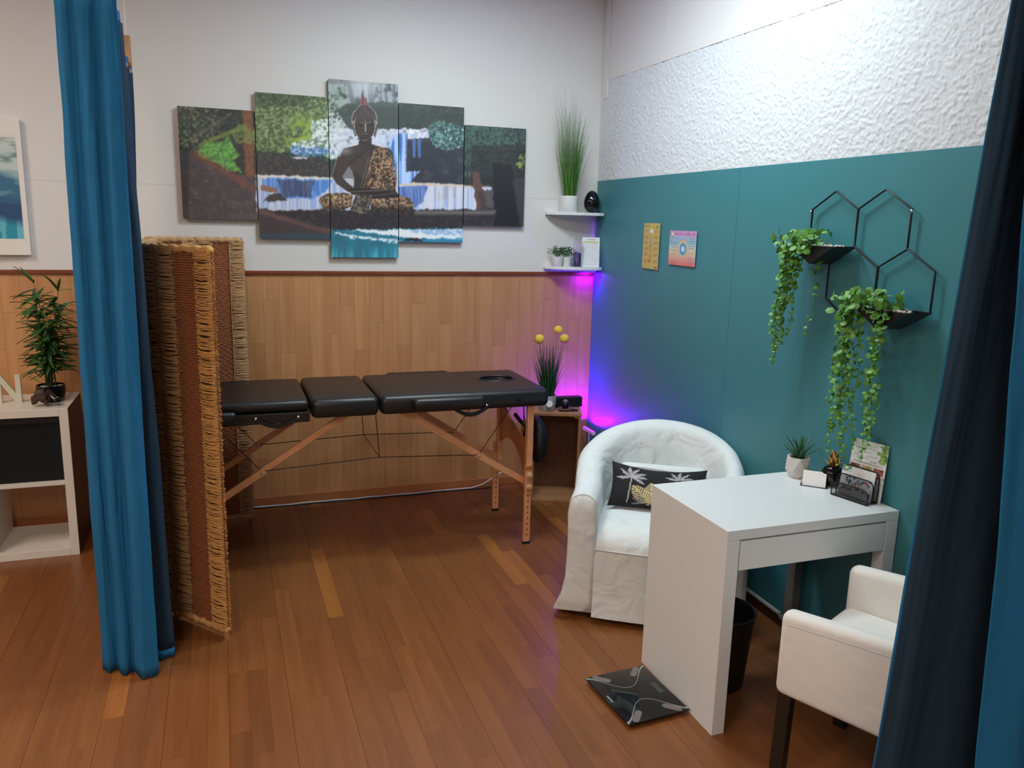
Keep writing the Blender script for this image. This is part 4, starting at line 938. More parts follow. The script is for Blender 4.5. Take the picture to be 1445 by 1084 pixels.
# ------------------------------------------------------------------ corner shelves and what stands on them
def cshelf(z, label):
    poly = [(-0.362, 0.0), (-0.362, -0.028), (-0.325, -0.085), (-0.26, -0.135), (-0.17, -0.165), (-0.06, -0.172), (-0.022, -0.158), (-0.0185, -0.14), (-0.0155, -0.004), (-0.0155, 0.0)]
    t = thing('corner_shelf', label, 'shelf', (-0.015, 0, z))
    obj('shelf_board', MB().prism([(x+0.015, y) for x, y in poly], -0.018, 0.0), MT['white'], t, bevel=0.002)
    obj('wall_bracket', MB().box((-0.30, -0.012, -0.036), (-0.03, 0.0, -0.018)), MT['white'], t)
    return t
ZS1, ZS2 = 1.796, 1.455

cshelf(ZS1, 'upper white corner shelf holding the tall grass and the dark egg')
cshelf(ZS2, 'lower white corner shelf with a violet glow under its edge')
t = grasspot('grass_pot', 'tall feathery green grass in a plain white pot on the upper corner shelf', (-0.236, -0.085, ZS1), [(0.054, 0), (0.056, 0.004), (0.056, 0.098), (0.054, 0.100), (0.051, 0.100), (0.050, 0.09), (0, 0.09)], MT['ceramic'], 170, 0.30, 0.58, 0.11, MT['grass'], 0.044, 1.3, 0.0022, 0.072)
mb = MB()
for i in range(34):   # pale wispy plumes above the blades, leaning to the left
    h = random.uniform(0.46, 0.66); lx_ = random.uniform(-0.13, 0.03); ly = random.uniform(-0.04, 0.05); sd = Vector((0.0013, 0.0004, 0)); vs = []
    for k in range(6):
        f = k/5; p = Vector((0.02*math.sin(i)+lx_*f**1.5, 0.02*math.cos(i*1.7)+ly*f**1.5, 0.096+h*f)); q = 1-f*0.8; vs += [p-sd*q, p+sd*q]
    mb.add(vs, [(2*k, 2*k+1, 2*k+3, 2*k+2) for k in range(5)])
stuff(obj('grass_plumes', mb, MT['plume'], t))
eg = [(0.050*(math.sin(PI*k/16))*(1-0.12*math.cos(PI*k/16+PI)), 0.070*(1-math.cos(PI*k/16))) for k in range(17)]; eg[0] = (0.012, 0.0); eg[-1] = (0, eg[-1][1])
tag(obj('egg_ornament', MB().lathe(eg, 28, (-0.078, -0.085, ZS1)), MT['blackglaze'], smooth='all'), 'shiny dark egg ornament on the upper corner shelf', 'ornament')
t = thing('led_strip', 'violet LED strip glued under the lower corner shelf', 'light strip', (-0.065, -0.06, 1.419))
obj('strip_body', MB().box((-0.038, -0.028, 0), (0.038, 0.028, 0.018)), MT['white'], t)
def smallpot(loc, label, n):
    t = thing('small_plant', label, 'plant', loc)
    obj('pot', MB().lathe([(0.028, 0), (0.030, 0.003), (0.040, 0.062), (0.037, 0.062), (0.035, 0.052), (0, 0.052)], 4).v and MB().lathe([(0.028, 0), (0.030, 0.003), (0.038, 0.06), (0.036, 0.062), (0.033, 0.052), (0, 0.052)], 20), MT['ceramic'], t, smooth=40)
    mb = MB(); sm = MB()
    for i in range(n):
        a = random.random()*2*PI; e = random.uniform(0.15, 1.35); R = random.uniform(0.03, 0.068)
        p = Vector((R*math.cos(a)*math.cos(e)*1.15, min(R*math.sin(a)*math.cos(e), 0.034), 0.068+R*math.sin(e)*0.95))
        if i % 5 == 0: sm.tube([(0, 0, 0.05), p*0.6+Vector((0, 0, 0.025)), p], 0.0009, 4)
        s = random.uniform(0.006, 0.0095); ax = Vector((random.uniform(-1, 1), random.uniform(-1, 1), random.uniform(-0.3, 1))).normalized(); bx_ = ax.cross(Vector((0.3, 0.9, 0.2))).normalized(); cx = ax.cross(bx_)
        mb.add([p-bx_*s, p+cx*s*0.6, p+bx_*s, p-cx*s*0.6], [(0, 1, 2, 3)])
    stuff(obj('leaves', mb, MT['smallleaf'], t)); obj('stems', sm, MT['vine'], t)
smallpot((-0.296, -0.072, ZS2), 'small dark leafy plant in a white pot at the left of the lower corner shelf', 130)
smallpot((-0.222, -0.048, ZS2), 'small dark leafy plant in a white pot behind the glass vase', 110)
t = thing('glass_vase', 'tall clear glass vase with violet shimmering lower half on the lower corner shelf', 'vase', (-0.178, -0.118, ZS2))
obj('glass_body', MB().lathe([(0.0, 0.0), (0.027, 0.0), (0.028, 0.003), (0.028, 0.178), (0.0262, 0.178), (0.0262, 0.005), (0, 0.005)], 24), MT['vglass'], t, smooth=40)
obj('glitter_filling', MB().lathe([(0.0, 0.0055), (0.0255, 0.0055), (0.0255, 0.082), (0.02, 0.090), (0, 0.092)], 24), MT['glitter'], t, smooth=40)
def tablecard(U, V):
    I = np.zeros(U.shape+(3,))+np.array((214, 214, 218.0)); I = mixc(I, (V > 0.80)*(V < 0.87)*(U > 0.05)*(U < 0.95), (190, 184, 96)); I = mixc(I, (V > 0.91)*(V < 0.93)*(U > 0.3)*(U < 0.75)*0.7, (110, 110, 116))
    I = mixc(I, (U > 0.03)*(U < 0.09)*(V < 0.8)*(V > 0.45)*0.6, (200, 190, 130))
    g = ((np.abs((U*6) % 1-0.5) < 0.34) & (np.abs((V*16) % 1-0.5) < 0.22) & (V < 0.78) & (V > 0.06) & (U > 0.1)); I = mixc(I, g*0.35*(vnoise(U*14, V*30, 40) > 0.3), (120, 122, 130)); return I
a = Vector((-0.140, -0.110, ZS2+0.001)); b = Vector((-0.040, -0.152, ZS2+0.001))
t = thing('card_stand', 'printed chart with a yellow header leaning on the lower corner shelf', 'card', a.lerp(b, 0.5))
sheet('chart_card', 0.112, 0.195, 41, 71, tablecard, MT['print'], t, 0.002, m=frame_at((0, 0, 0), b-a, (0.022, 0.055, 0.19)))

# ------------------------------------------------------------------ two paper charts on the teal wall
def chart_y(U, V):
    I = np.zeros(U.shape+(3,))+np.array((196, 168, 92.0)); I = mixc(I, vnoise(U*4, V*9, 51)*0.3, (208, 184, 120))
    tx = ((np.abs(U-0.2) < 0.13) | (np.abs(U-0.8) < 0.15)) & ((np.sin(V*150) > 0) & ((V*7.5) % 1 < 0.62)) & (V < 0.88) & (V > 0.08); I = mixc(I, tx*0.45, (120, 100, 50))
    for c, v, col, r in ((0.5, 0.82, (220, 222, 232), 0.10), (0.5, 0.72, (190, 180, 190), 0.03), (0.49, 0.63, (140, 168, 210), 0.075), (0.48, 0.51, (110, 130, 170), 0.06), (0.47, 0.40, (190, 130, 120), 0.045), (0.46, 0.28, (200, 110, 90), 0.045), (0.45, 0.17, (190, 70, 50), 0.07)):
        I = mixc(I, np.hypot((U-c), (V-v)*1.9) < r, col)
    I = mixc(I, np.abs(U-0.47) < 0.02*(V < 0.8)*(V > 0.15), (190, 120, 80)); I = mixc(I, (V > 0.925)*(V < 0.945)*(U < 0.4)*0.8, (70, 80, 70)); I = mixc(I, (V > 0.88)*(V < 0.95)*(U > 0.75)*(U < 0.9)*0.6, (90, 110, 60)); I = mixc(I, (V > 0.02)*(V < 0.055)*(U > 0.75)*(U < 0.95), (90, 84, 110)); return I
def chart_p(U, V):
    I = np.zeros(U.shape+(3,)); keys = [(0, (214, 110, 106)), (0.18, (216, 150, 140)), (0.38, (214, 190, 160)), (0.52, (196, 200, 190)), (0.65, (140, 180, 200)), (0.84, (168, 176, 210)), (0.87, (200, 134, 186)), (1, (204, 150, 196))]
    for k in range(3): I[..., k] = np.interp(V, [q[0] for q in keys], [q[1][k] for q in keys])
    r = np.hypot((U-0.53)/0.20, (V-0.48)/0.28)
    for lim, col in ((1, (206, 150, 130)), (0.88, (206, 190, 150)), (0.66, (80, 176, 180)), (0.56, (70, 140, 200)), (0.32, (206, 206, 224))): I = mixc(I, r < lim, col)
    tx = ((U < 0.3) | (U > 0.74)) & (np.sin(V*90) > 0.2) & (V < 0.8) & (V > 0.05) & (U > 0.06) & (U < 0.94) & (vnoise(U*12, V*20, 61) > 0.4); I = mixc(I, tx*0.4, (110, 100, 110))
    I = mixc(I, (U > 0.2)*(U < 0.95)*(V > 0.90)*(V < 0.935)*(vnoise(U*20, V*2, 62) > 0.35)*0.7, (110, 70, 110)); I = mixc(I, np.hypot((U-0.1), (V-0.90)*0.72) < 0.065, (120, 90, 90)); I = mixc(I, np.hypot((U-0.1), (V-0.90)*0.72) < 0.05, (214, 204, 204)); return I
def wallpaper(name, label, s0, z0, w_, h_, fn, tilt):
    t = thing(name, label, 'poster', WR(s0, 0.0152, z0), -PI/2+WA)
    mb = sheet('paper', w_, h_, 49, 65, fn, MT['print'], t, 0.0008); t.rotation_euler = (0, tilt, -PI/2+WA)
    for xx, zz_ in ((-w_*0.4, h_-0.012), (w_*0.4, h_-0.012)):
        pass
wallpaper('wall_chart', 'narrow yellow paper chart taped to the teal wall', 0.797, 1.486, 0.187, 0.254, chart_y, 0.0)
wallpaper('wall_chart', 'pink and blue paper chart with oval rings on the teal wall', 1.141, 1.524, 0.272, 0.180, chart_p, 0.0)

# ------------------------------------------------------------------ hexagon wall planter and trailing plants
t = thing('hexagon_rack', 'black wire rack of four hexagons with two planters on the teal wall', 'wall rack', WR(2.42, 0.016, 1.63), WA)
HWd, HR = 0.128, 0.138; S0, Zb = 2.42, 1.63
cents = [(2.291, 1.737), (2.548, 1.737), (2.420, 1.532), (2.680, 1.532)]
def hx(c, d=0.012): return [(-d, -(c[0]+dx-S0), c[1]+dz-Zb) for dx, dz in ((0, HR), (HWd, HR/2), (HWd, -HR/2), (0, -HR), (-HWd, -HR/2), (-HWd, HR/2))]
for c in cents: obj('hexagon_frame', MB().tube(hx(c), 0.0042, 8, closed=True), MT['black'], t, smooth=40)
for c in (cents[0], cents[3]):
    s0 = c[0]-S0; zt = c[1]-HR/2-Zb; zb = c[1]-HR-Zb; d0, d1 = 0.004, 0.105
    v = [(-d0, -(s0-HWd), zt), (-d0, -(s0+HWd), zt), (-d0, -s0, zb), (-d1, -(s0-HWd), zt), (-d1, -(s0+HWd), zt), (-d1, -s0, zb)]
    o = obj('planter_trough', MB().add(v, [(0, 2, 1), (3, 4, 5), (0, 3, 5, 2), (1, 2, 5, 4)]), MT['black'], t); so = o.modifiers.new('thick', 'SOLIDIFY'); so.thickness = 0.003
    pb = MB()
    for i in range(46):
        s = random.uniform(0.005, 0.009); pb.lathe([(0, -s*0.6), (s, 0), (0, s*0.6)], 6, (-random.uniform(d0+0.008, d1-0.008), -(s0+random.uniform(-HWd*0.85, HWd*0.85)), zt-0.004+random.uniform(0, 0.005)))
    stuff(obj('pebbles', pb, MT['pebble'], t, smooth='all'))
for ss_, zz_ in ((2.291-HWd, 1.737+HR/2), (2.548+HWd, 1.737+HR/2)):
    o = obj('screw', MB().lathe([(0, 0.004), (0.005, 0.003), (0.006, 0)], 10), MT['steel'], t, smooth='all'); o.rotation_euler = (0, -PI/2, 0); o.location = (-0.016, -(ss_-S0)-0.004*(1 if ss_ > 2.4 else -1), zz_-Zb-0.008)
def trail(label, s0, z0, vines, crown, cn):
    t = thing('trailing_plant', label, 'plant', WR(s0, 0.07, z0), WA)
    lv = MB(); st = MB()
    def lf(p, s):
        ax = Vector((random.uniform(-1, -0.1), random.uniform(-0.7, 0.7), random.uniform(-0.2, 0.9))).normalized(); b1 = ax.cross(Vector((0.1, 0.2, 1))).normalized(); b2 = ax.cross(b1)
        vs = [p+ax*s*0.16]+[p+(b1*math.cos(k*PI/3)*s+b2*math.sin(k*PI/3)*s*0.88) for k in range(6)]
        lv.add(vs, [(0, 1+k, 1+(k+1) % 6) for k in range(6)])
    for (a, d, ln, drift, dens) in vines:   # a: along wall from s0, d: out from the wall
        p0 = Vector((0.02, -a*0.25, 0.015)); sgn = Vector((-(d-0.07), -a, -0.012)); ph = random.random()*6
        pts = [p0, p0.lerp(sgn, 0.5)+Vector((-0.005, 0, 0.028)), sgn]; nseg = max(4, int(ln/0.03))
        for k in range(1, nseg+1):
            f = k/nseg; pts.append(sgn+Vector((0.006*math.sin(ph+k*0.8), -drift*f+0.006*math.sin(k*0.6+ph), -ln*f)))
        st.tube(pts, 0.0011, 4)
        for k in range(2, len(pts)):
            for q in range(dens):
                f = random.random(); p = pts[k-1].lerp(pts[k], f); fall = (len(pts)-k)/len(pts); s = (0.0065+0.0075*fall)*random.uniform(0.8, 1.2)
                lf(p+Vector((random.uniform(-0.010, 0.004), random.choice((-1, 1))*s*random.uniform(0.6, 1.3), random.uniform(-0.006, 0.006))), s)
    for i in range(cn):
        a, d, z = (random.uniform(*crown[0]), random.uniform(*crown[1]), random.uniform(*crown[2])); lf(Vector((-(d-0.07), -a, z+0.02)), random.uniform(0.011, 0.017))
    stuff(obj('leaves', lv, MT['leaf'], t, smooth='all')); obj('stems', st, MT['vine'], t)
trail('trailing green string plant in the upper left hexagon planter', 2.24, 1.672, [(-0.06, 0.12, 0.40, -0.03, 5), (-0.085, 0.10, 0.50, -0.05, 4), (-0.04, 0.13, 0.38, -0.03, 5), (-0.02, 0.11, 0.36, -0.04, 5), (-0.10, 0.12, 0.36, -0.04, 4), (-0.07, 0.15, 0.44, -0.03, 5), (0.060, 0.09, 0.34, -0.01, 2), (-0.055, 0.14, 0.46, -0.04, 4)], ((-0.14, 0.075), (0.05, 0.17), (-0.055, 0.03)), 130)
trail('trailing green string plant in the lower right hexagon planter', 2.62, 1.467, [(-0.085, 0.12, 0.52, 0.01, 5), (-0.105, 0.10, 0.48, -0.01, 4), (-0.065, 0.12, 0.55, 0.02, 5), (-0.12, 0.12, 0.50, -0.01, 4), (-0.045, 0.10, 0.52, 0.02, 4), (-0.095, 0.14, 0.54, 0.01, 4), (0.075, 0.13, 0.50, 0.0, 4), (0.095, 0.13, 0.44, 0.01, 3), (0.055, 0.12, 0.53, 0.01, 3), (0.02, 0.10, 0.40, 0.01, 2)], ((-0.14, 0.10), (0.05, 0.17), (-0.05, 0.035)), 130)

# ------------------------------------------------------------------ white tub armchair
AR = math.radians(-31.3); AC = (-0.441, -1.743, 0)
t = thing('tub_armchair', 'white slipcovered tub armchair in the corner behind the desk', 'armchair', AC, AR)
def upath(n=40, R=0.318, yf=-0.335):
    pts = []; L1 = abs(yf); La = PI*R; T_ = 2*L1+La
    for i in range(n+1):
        s = T_*i/n
        if s < L1: p = (-R, yf+s); nn = (-1, 0)
        elif s < L1+La: a = (s-L1)/R; p = (-R*math.cos(a), R*math.sin(a)); nn = (-math.cos(a), math.sin(a))
        else: p = (R, -(s-L1-La)); nn = (1, 0)
        pts.append((p, nn, i/n))
    return pts
rows = []
UP = upath(64)
for (p, nn, f) in UP:
    k = math.sin(PI*f); b = 0.5-0.5*math.cos(2*PI*min(max((f-0.05)/0.9, 0), 1)); ht = 0.590+0.180*b**0.8
    th = 0.062+0.010*b-0.020*math.sin(2*PI*max(0, f-0.5)); rec = 0.045*b   # back leans outwards at the top
    r = []
    def q(off, z, wr_=1.0):
        w_ = 0.009*wr_*mnoise.noise((p[0]*9, p[1]*9+3, z*5))+0.006*wr_*mnoise.noise((f*34, z*2.0, 5))
        return (p[0]+nn[0]*(off+w_), p[1]+nn[1]*(off+w_), z)
    r.append(q(-th, 0.30)); r.append(q(-th+rec*0.2, 0.42)); r.append(q(-th+rec*0.5, ht-0.16)); r.append(q(-th+rec*0.8, ht-0.075))
    for a in np.linspace(PI, 0, 9)[1:-1]: r.append(q(rec+math.cos(a)*th*1.0, ht-0.058+math.sin(a)*0.058, 0.6))
    r.append(q(th+rec*0.9, ht-0.09)); r.append(q(th+rec*0.5, ht-0.2)); r.append(q(th+0.004, 0.30)); r.append(q(th+0.004, 0.20)); fr_ = max(0, 1-4*f); r.append(q(th+0.006+0.018*fr_, 0.10)); r.append(q(th+0.008+0.045*fr_+0.004*math.sin(f*60), 0.035))
    rows.append(r)
mb = MB().grid(rows, flip=True)
n_ = len(rows[0])
o = obj('back_and_arms', mb, MT['chair'], t, smooth='all'); 
# arm front panels with their seams
for sx, row in ((-1, rows[0]), (1, rows[-1])):
    fr = [(v[0], v[2]) for v in row]; ym = row[0][1]
    zi = row[0]; poly = [(v[0], v[2]) for v in row]+[(row[0][0], 0.035)]
    c = (sum(p[0] for p in poly)/len(poly), 0.33)
    g = []
    for p in poly: g.append([(p[0], ym, p[1]), (p[0]*0.96+c[0]*0.04, ym-0.014, p[1]*0.97+c[1]*0.03), (c[0]+(p[0]-c[0])*0.6, ym-0.020, c[1]+(p[1]-c[1])*0.75), (c[0], ym-0.021, c[1]+(p[1]-c[1])*0.3)])
    o = obj('arm_front', MB().grid(g+[g[0]], flip=(sx > 0)), MT['chair'], t, smooth='all'); 
    sm = [(p[0]*0.97+c[0]*0.03, ym-0.010, p[1]*0.98+c[1]*0.02) for p in poly[1:-2]]
    obj('seam_piping', MB().tube(sm, 0.0032, 6), MT['seam'], t, smooth='all')
# seat and front apron
rows2 = []
for i in range(25):
    x = -0.262+0.524*i/24; ed = 1-abs(i-12)/12
    r = []
    for yy, z in ((0.22, 0.405), (0.05, 0.425), (-0.12, 0.430), (-0.26, 0.418), (-0.315, 0.402), (-0.340, 0.375), (-0.348, 0.340), (-0.350, 0.29), (-0.352, 0.20), (-0.356, 0.11), (-0.366, 0.032)):
        w_ = 0.007*mnoise.noise((x*7, z*9, 3)); r.append((x, yy+w_-0.012*math.sin(PI*i/24)*(z < 0.4), z+0.012*min(1, ed*3)*(z > 0.38)))
    rows2.append(r)
obj('seat_cushion', MB().grid([r[:7] for r in rows2]), MT['chair'], t, smooth='all')
obj('front_apron', MB().grid([r[6:] for r in rows2]), MT['chair'], t, smooth='all')
obj('seat_piping', MB().tube([(r[6][0], r[6][1]-0.003, r[6][2]) for r in rows2], 0.003, 6), MT['seam'], t, smooth='all')
# loose cushion against the back rest
obj('back_cushion', rbox((-0.215, 0.13, 0.43), (0.215, 0.235, 0.585), 0.045, 4), MT['chair'], t, smooth='all')
obj('back_piping', MB().tube([(-0.19+0.38*i/12, 0.138+0.004*math.sin(i), 0.574+0.006*math.sin(i*0.52)) for i in range(13)], 0.0028, 6), MT['seam'], t, smooth='all')
for sx in (-1, 1):
    for yy in (-0.30, 0.28): obj('leg', MB().lathe([(0.018, 0), (0.022, 0.1)], 12, (sx*(0.27 if yy < 0 else 0.18), yy, 0)), MT['dwood'], t)
# black palm cushion on the seat
ma = Matrix.Translation(AC) @ Matrix.Rotation(AR, 4, 'Z')
def palm(u, v, front):
    X = u*100; Y = v*60  # cm-ish field
    I = np.zeros(u.shape+(3,))+np.array((22, 21, 24.0)); sv = (206, 202, 206); gdc = (214, 196, 148)
    if not front: return I
    def leafline(cx, cy, ang, L, col, wid, teeth=True):
        nonlocal I
        ca, sa = math.cos(ang), math.sin(ang); x_ = (X-cx)*ca+(Y-cy)*sa; y_ = -(X-cx)*sa+(Y-cy)*ca + 0.012*x_**2
        w_ = wid*np.sin(PI*np.clip(x_/L, 0, 1))**0.7*(0.65+0.35*np.sin(x_*5.0+np.abs(y_)*4)) if teeth else wid*np.sin(PI*np.clip(x_/L, 0, 1))
        I = mixc(I, ((x_ > 0) & (x_ < L) & (np.abs(y_) < w_))*(0.9 if not teeth else 1)*(0.65+0.35*vnoise(X*1.5, Y*1.5, 77)), col)
    cx, cy = 22, 38
    for a in (0.15, 0.6, 1.3, 1.9, 2.6, 3.4, 5.9): leafline(cx, cy, a, 17, sv, 2.6)
    d, _ = segdist(X, Y, (22, 38), (20, 4)); I = mixc(I, d < 0.7, (170, 166, 170))
    def frond(bx_, by, ang, L, col):
        nonlocal I
        ca, sa = math.cos(ang), math.sin(ang); x_ = (X-bx_)*ca+(Y-by)*sa; y_ = -(X-bx_)*sa+(Y-by)*ca
        env = 9*np.sin(PI*np.clip(x_/L*0.92+0.08, 0, 1))**0.7; stripe = np.sin((x_-np.abs(y_)*0.75)*2.1) > -0.1
        I = mixc(I, (x_ > 0) & (x_ < L) & (np.abs(y_) < env) & (stripe | (np.abs(y_) < 0.6)), col)
    frond(44, 4, 2.3, 30, gdc); frond(46, 2, 1.65, 30, gdc); frond(60, 10, 1.2, 26, sv); frond(84, 6, 2.2, 28, sv)
    for a in (2.6, 3.0, 3.5): leafline(38, 5, a, 14, (150, 146, 150), 1.6)
    for a in (0.4, 1.0, 1.7, 2.4, 3.1): leafline(72, 40, a, 15, sv, 2.2)
    return I
def cushion(name, label, origin, xd, zd, w_, h_, th):
    t = thing(name, label, 'cushion', origin)
    nx, nz = 140, 90; m = frame_at((0, 0, 0), xd, zd); faces = []
    cols = []; mb = MB()
    for sgn in (-1, 1):
        u = np.linspace(0, 1, nx); v = np.linspace(0, 1, nz); U, V = np.meshgrid(u, v, indexing='ij')
        a = 2*U-1; b = 2*V-1
        puff = ((1-np.abs(a)**2.6)*(1-np.abs(b)**2.6))**0.55
        xx = a*w_/2*(1-0.06*(1-b**2)*np.abs(a)); zz_ = h_/2+b*h_/2*(1-0.10*(1-a**2)*np.abs(b)); zz_ = zz_ - 0.022*(1-a**2)*(V)
        yy = sgn*th/2*puff
        pts = [[m @ Vector((xx[i, j], yy[i, j], zz_[i, j])) for j in range(nz)] for i in range(nx)]
        mb.grid(pts, flip=(sgn > 0)); cols.append(np.clip(lin(palm(U, V, sgn < 0)), 0, 1).reshape(-1, 3))
    o = obj('cushion_cover', mb, MT['cushion'], t, smooth='all'); setcol(o, np.vstack(cols)); return t
xd = (math.cos(AR), math.sin(AR), 0); bk = Vector((-math.sin(AR), math.cos(AR), 0))
co_ = ma @ Vector((-0.015, -0.085, 0.448))
cushion('palm_cushion', 'black cushion printed with silver and gold palms on the white armchair', co_, Vector(xd)+Vector((0, 0, -0.02)), bk*0.8+Vector((0, 0, 1)), 0.445, 0.225, 0.12)

# ------------------------------------------------------------------ white desk
DK = (-0.0740, -2.2686, 0); DA = 0.0
t = thing('desk', 'white desk with one drawer standing against the teal wall', 'desk', DK, DA)
obj('desktop', MB().box((-0.72, -0.50, 0.715), (0, 0, 0.75)), MT['white'], t, bevel=0.0015)
obj('left_panel', MB().box((-0.72, -0.50, 0.0), (-0.67, 0, 0.7145)), MT['white'], t, bevel=0.0015)
obj('front_leg', MB().box((-0.05, -0.50, 0.0), (0, -0.45, 0.7145)), MT['white'], t, bevel=0.0015)
obj('rear_leg', MB().box((-0.045, -0.05, 0.0), (-0.005, 0, 0.7145)), MT['grey'], t, bevel=0.004)
obj('side_apron', MB().box((-0.05, -0.45, 0.60), (-0.005, -0.05, 0.7145)), MT['white'], t, bevel=0.0015)
obj('back_apron', MB().box((-0.67, -0.025, 0.60), (-0.05, -0.005, 0.7145)), MT['white'], t, bevel=0.0015)
dr = obj('drawer', MB().box((-0.665, -0.499, 0.605), (-0.0535, -0.481, 0.7085)), MT['white'], t, bevel=0.001)
obj('drawer_box', MB().box((-0.65, -0.481, 0.615), (-0.635, -0.08, 0.70)).box((-0.085, -0.481, 0.615), (-0.07, -0.08, 0.70)).box((-0.635, -0.481, 0.615), (-0.085, -0.08, 0.622)).box((-0.635, -0.095, 0.622), (-0.085, -0.08, 0.70)), MT['white'], dr)
md = Matrix.Translation(DK) @ Matrix.Rotation(DA, 4, 'Z')
# cable loop at the foot of the rear leg
lp = md @ Vector((-0.025, -0.025, 0))
tag(obj('power_cable', MB().tube([(lp.x+0.030*math.cos(a)-0.002, lp.y+0.06*math.sin(a), 0.075+0.05*math.sin(a*0.5)-0.012*a) for a in np.linspace(0, 6.0, 26)], 0.0035, 6), MT['grey'], smooth='all'), 'grey looped cable at the rear leg under the desk', 'cable')
# waste bin
t = thing('waste_bin', 'black round waste bin under the desk beside its side panel', 'bin', (-0.580, -2.475, 0))
obj('bin_body', MB().lathe([(0.0, 0.0), (0.096, 0.0), (0.100, 0.006), (0.125, 0.30), (0.122, 0.30), (0.098, 0.01), (0, 0.008)], 36), MT['bin'], t, smooth=40)
obj('bin_rim', MB().tube([(0.125*math.cos(a), 0.125*math.sin(a), 0.300) for a in np.linspace(0, 2*PI, 41)[:-1]], 0.0045, 8, closed=True), MT['bin'], t, smooth='all')
# scale
SCP = (-1.060, -2.648); sa = Vector((-0.811+1.060, -2.631+2.648, 0)).normalized()
t = thing('bathroom_scale', 'black glass bathroom scale on the floor against the desk side', 'scale', (-0.937, -2.487, 0), math.atan2(0.017, 0.249))
HWs, HDs = 0.128, 0.157
obj('glass_plate', rbox((-HWs, -HDs, 0.014), (HWs, HDs, 0.021), 0.002, 2), MT['darkglass'], t, smooth=40)
obj('base', MB().box((-0.10, -0.125, 0.005), (0.10, 0.125, 0.014)), MT['black'], t)
for sx in (-1, 1):
    for sy in (-1, 1): obj('foot', MB().lathe([(0.016, 0.0), (0.016, 0.006)], 14, (sx*0.085, sy*0.11, 0)), MT['black'], t)
def flat(pts, name, mat, z=0.0213):
    n = len(pts); o = obj(name, MB().prism(pts, z-0.0004, z+0.0004), mat, t); return o
def capsule(c, ang, L, r):
    out = []
    for k in range(9): a = -PI/2+PI*k/8; out.append((L/2+r*math.cos(a), r*math.sin(a)))
    for k in range(9): a = PI/2+PI*k/8; out.append((-L/2+r*math.cos(a), r*math.sin(a)))
    ca, s_ = math.cos(ang), math.sin(ang); return [(c[0]+x*ca-y*s_, c[1]+x*s_+y*ca) for x, y in out]
for sy in (1, -1):   # curved silver bands and electrodes at the back and front edges
    up = []; dn = []
    for f in np.linspace(0, 1, 25):
        x = -HWs+2*HWs*f; g = math.cos((f-0.5)*2*PI)*0.5+0.5; y = HDs-0.008-0.108*g**0.8; wv = 0.0015+0.008*abs(2*f-1)**2.5
        up.append((x, sy*(y+wv*0.5))); dn.append((x, sy*(y-wv*0.5)))
    flat(up+dn[::-1] if sy < 0 else (up+dn[::-1])[::-1], 'silver_band', MT['silver'])
    for sx in (1, -1): flat(capsule((sx*0.074, sy*0.126), sx*sy*0.80, 0.048, 0.0125), 'electrode', MT['electrode'], 0.0216)
flat([(0.083, -0.032), (0.106, -0.032), (0.106, 0.036), (0.083, 0.036)], 'display', MT['lcd'])
flat([(-0.113, -0.02), (-0.108, -0.02), (-0.108, 0.022), (-0.113, 0.022)], 'logo_print', MT['silver'])

# ------------------------------------------------------------------ things on the desk
ZD = 0.75
t = thing('succulent', 'green spiky succulent in a faceted pale pot on the desk', 'plant', (-0.172, -2.335, ZD))
mb = MB(); nn_ = 6
r0, r1, r2 = 0.034, 0.048, 0.041
vs = []
for k in range(nn_): a = 2*PI*k/nn_; vs.append((r0*math.cos(a), r0*math.sin(a), 0))
for k in range(nn_): a = 2*PI*(k+0.5)/nn_; vs.append((r1*math.cos(a), r1*math.sin(a), 0.030))
for k in range(nn_): a = 2*PI*k/nn_; vs.append((0.046*math.cos(a), 0.046*math.sin(a), 0.084))
for k in range(nn_): a = 2*PI*k/nn_; vs.append((0.040*math.cos(a), 0.040*math.sin(a), 0.084))
for k in range(nn_): a = 2*PI*k/nn_; vs.append((0.038*math.cos(a), 0.038*math.sin(a), 0.074))
fs = [tuple(range(nn_))[::-1], tuple(range(24, 30))]
for k in range(nn_):
    j = (k+1) % nn_; fs += [(k, j, 6+k), (j, 6+j, 6+k), (6+k, 12+j, 12+k), (6+k, 6+j, 12+j), (12+k, 12+j, 18+j, 18+k), (18+k, 18+j, 24+j, 24+k)]
obj('pot', mb.add(vs, fs), MT['stonepot'], t, bevel=0.001)
obj('soil', MB().lathe([(0.0, 0.080), (0.033, 0.077), (0.034, 0.072)][::-1], 14), MT['soil'], t, smooth='all')
me = bpy.data.meshes.new('leaf'); seg = 6; vs = []; fs = []
for i in range(seg+1):
    f = i/seg; w_ = 0.0085*(1-f)**0.7*(0.75+0.6*f)+0.0004; x = 0.03*f+0.022*f*f; z = 0.085*f
    vs += [(x-0.002, -w_, z), (x+0.004*(1-f), 0, z-0.002), (x-0.002, w_, z), (x-0.004*(1-f)-0.002, 0, z+0.001)]
for i in range(seg):
    for k in range(4): fs.append((i*4+k, i*4+(k+1) % 4, i*4+4+(k+1) % 4, i*4+4+k))
me.from_pydata(vs, [], fs); me.materials.append(MT['aloe']); me.update(); me.shade_smooth()
for i in range(17):
    o = bpy.data.objects.new('leaf', me); COL.objects.link(o); o.parent = t; ring = 0 if i < 8 else (1 if i < 14 else 2); a = i*2.4
    tl_ = (0.36, 0.02, -0.25)[ring]; s = (0.82, 0.98, 1.05)[ring]*random.uniform(0.85, 1.08)
    o.location = (0.012*math.cos(a)*(2-ring)/2, 0.012*math.sin(a)*(2-ring)/2, 0.078); o.rotation_euler = (0, tl_+random.uniform(-0.1, 0.1), a); o.scale = (s, s, s)
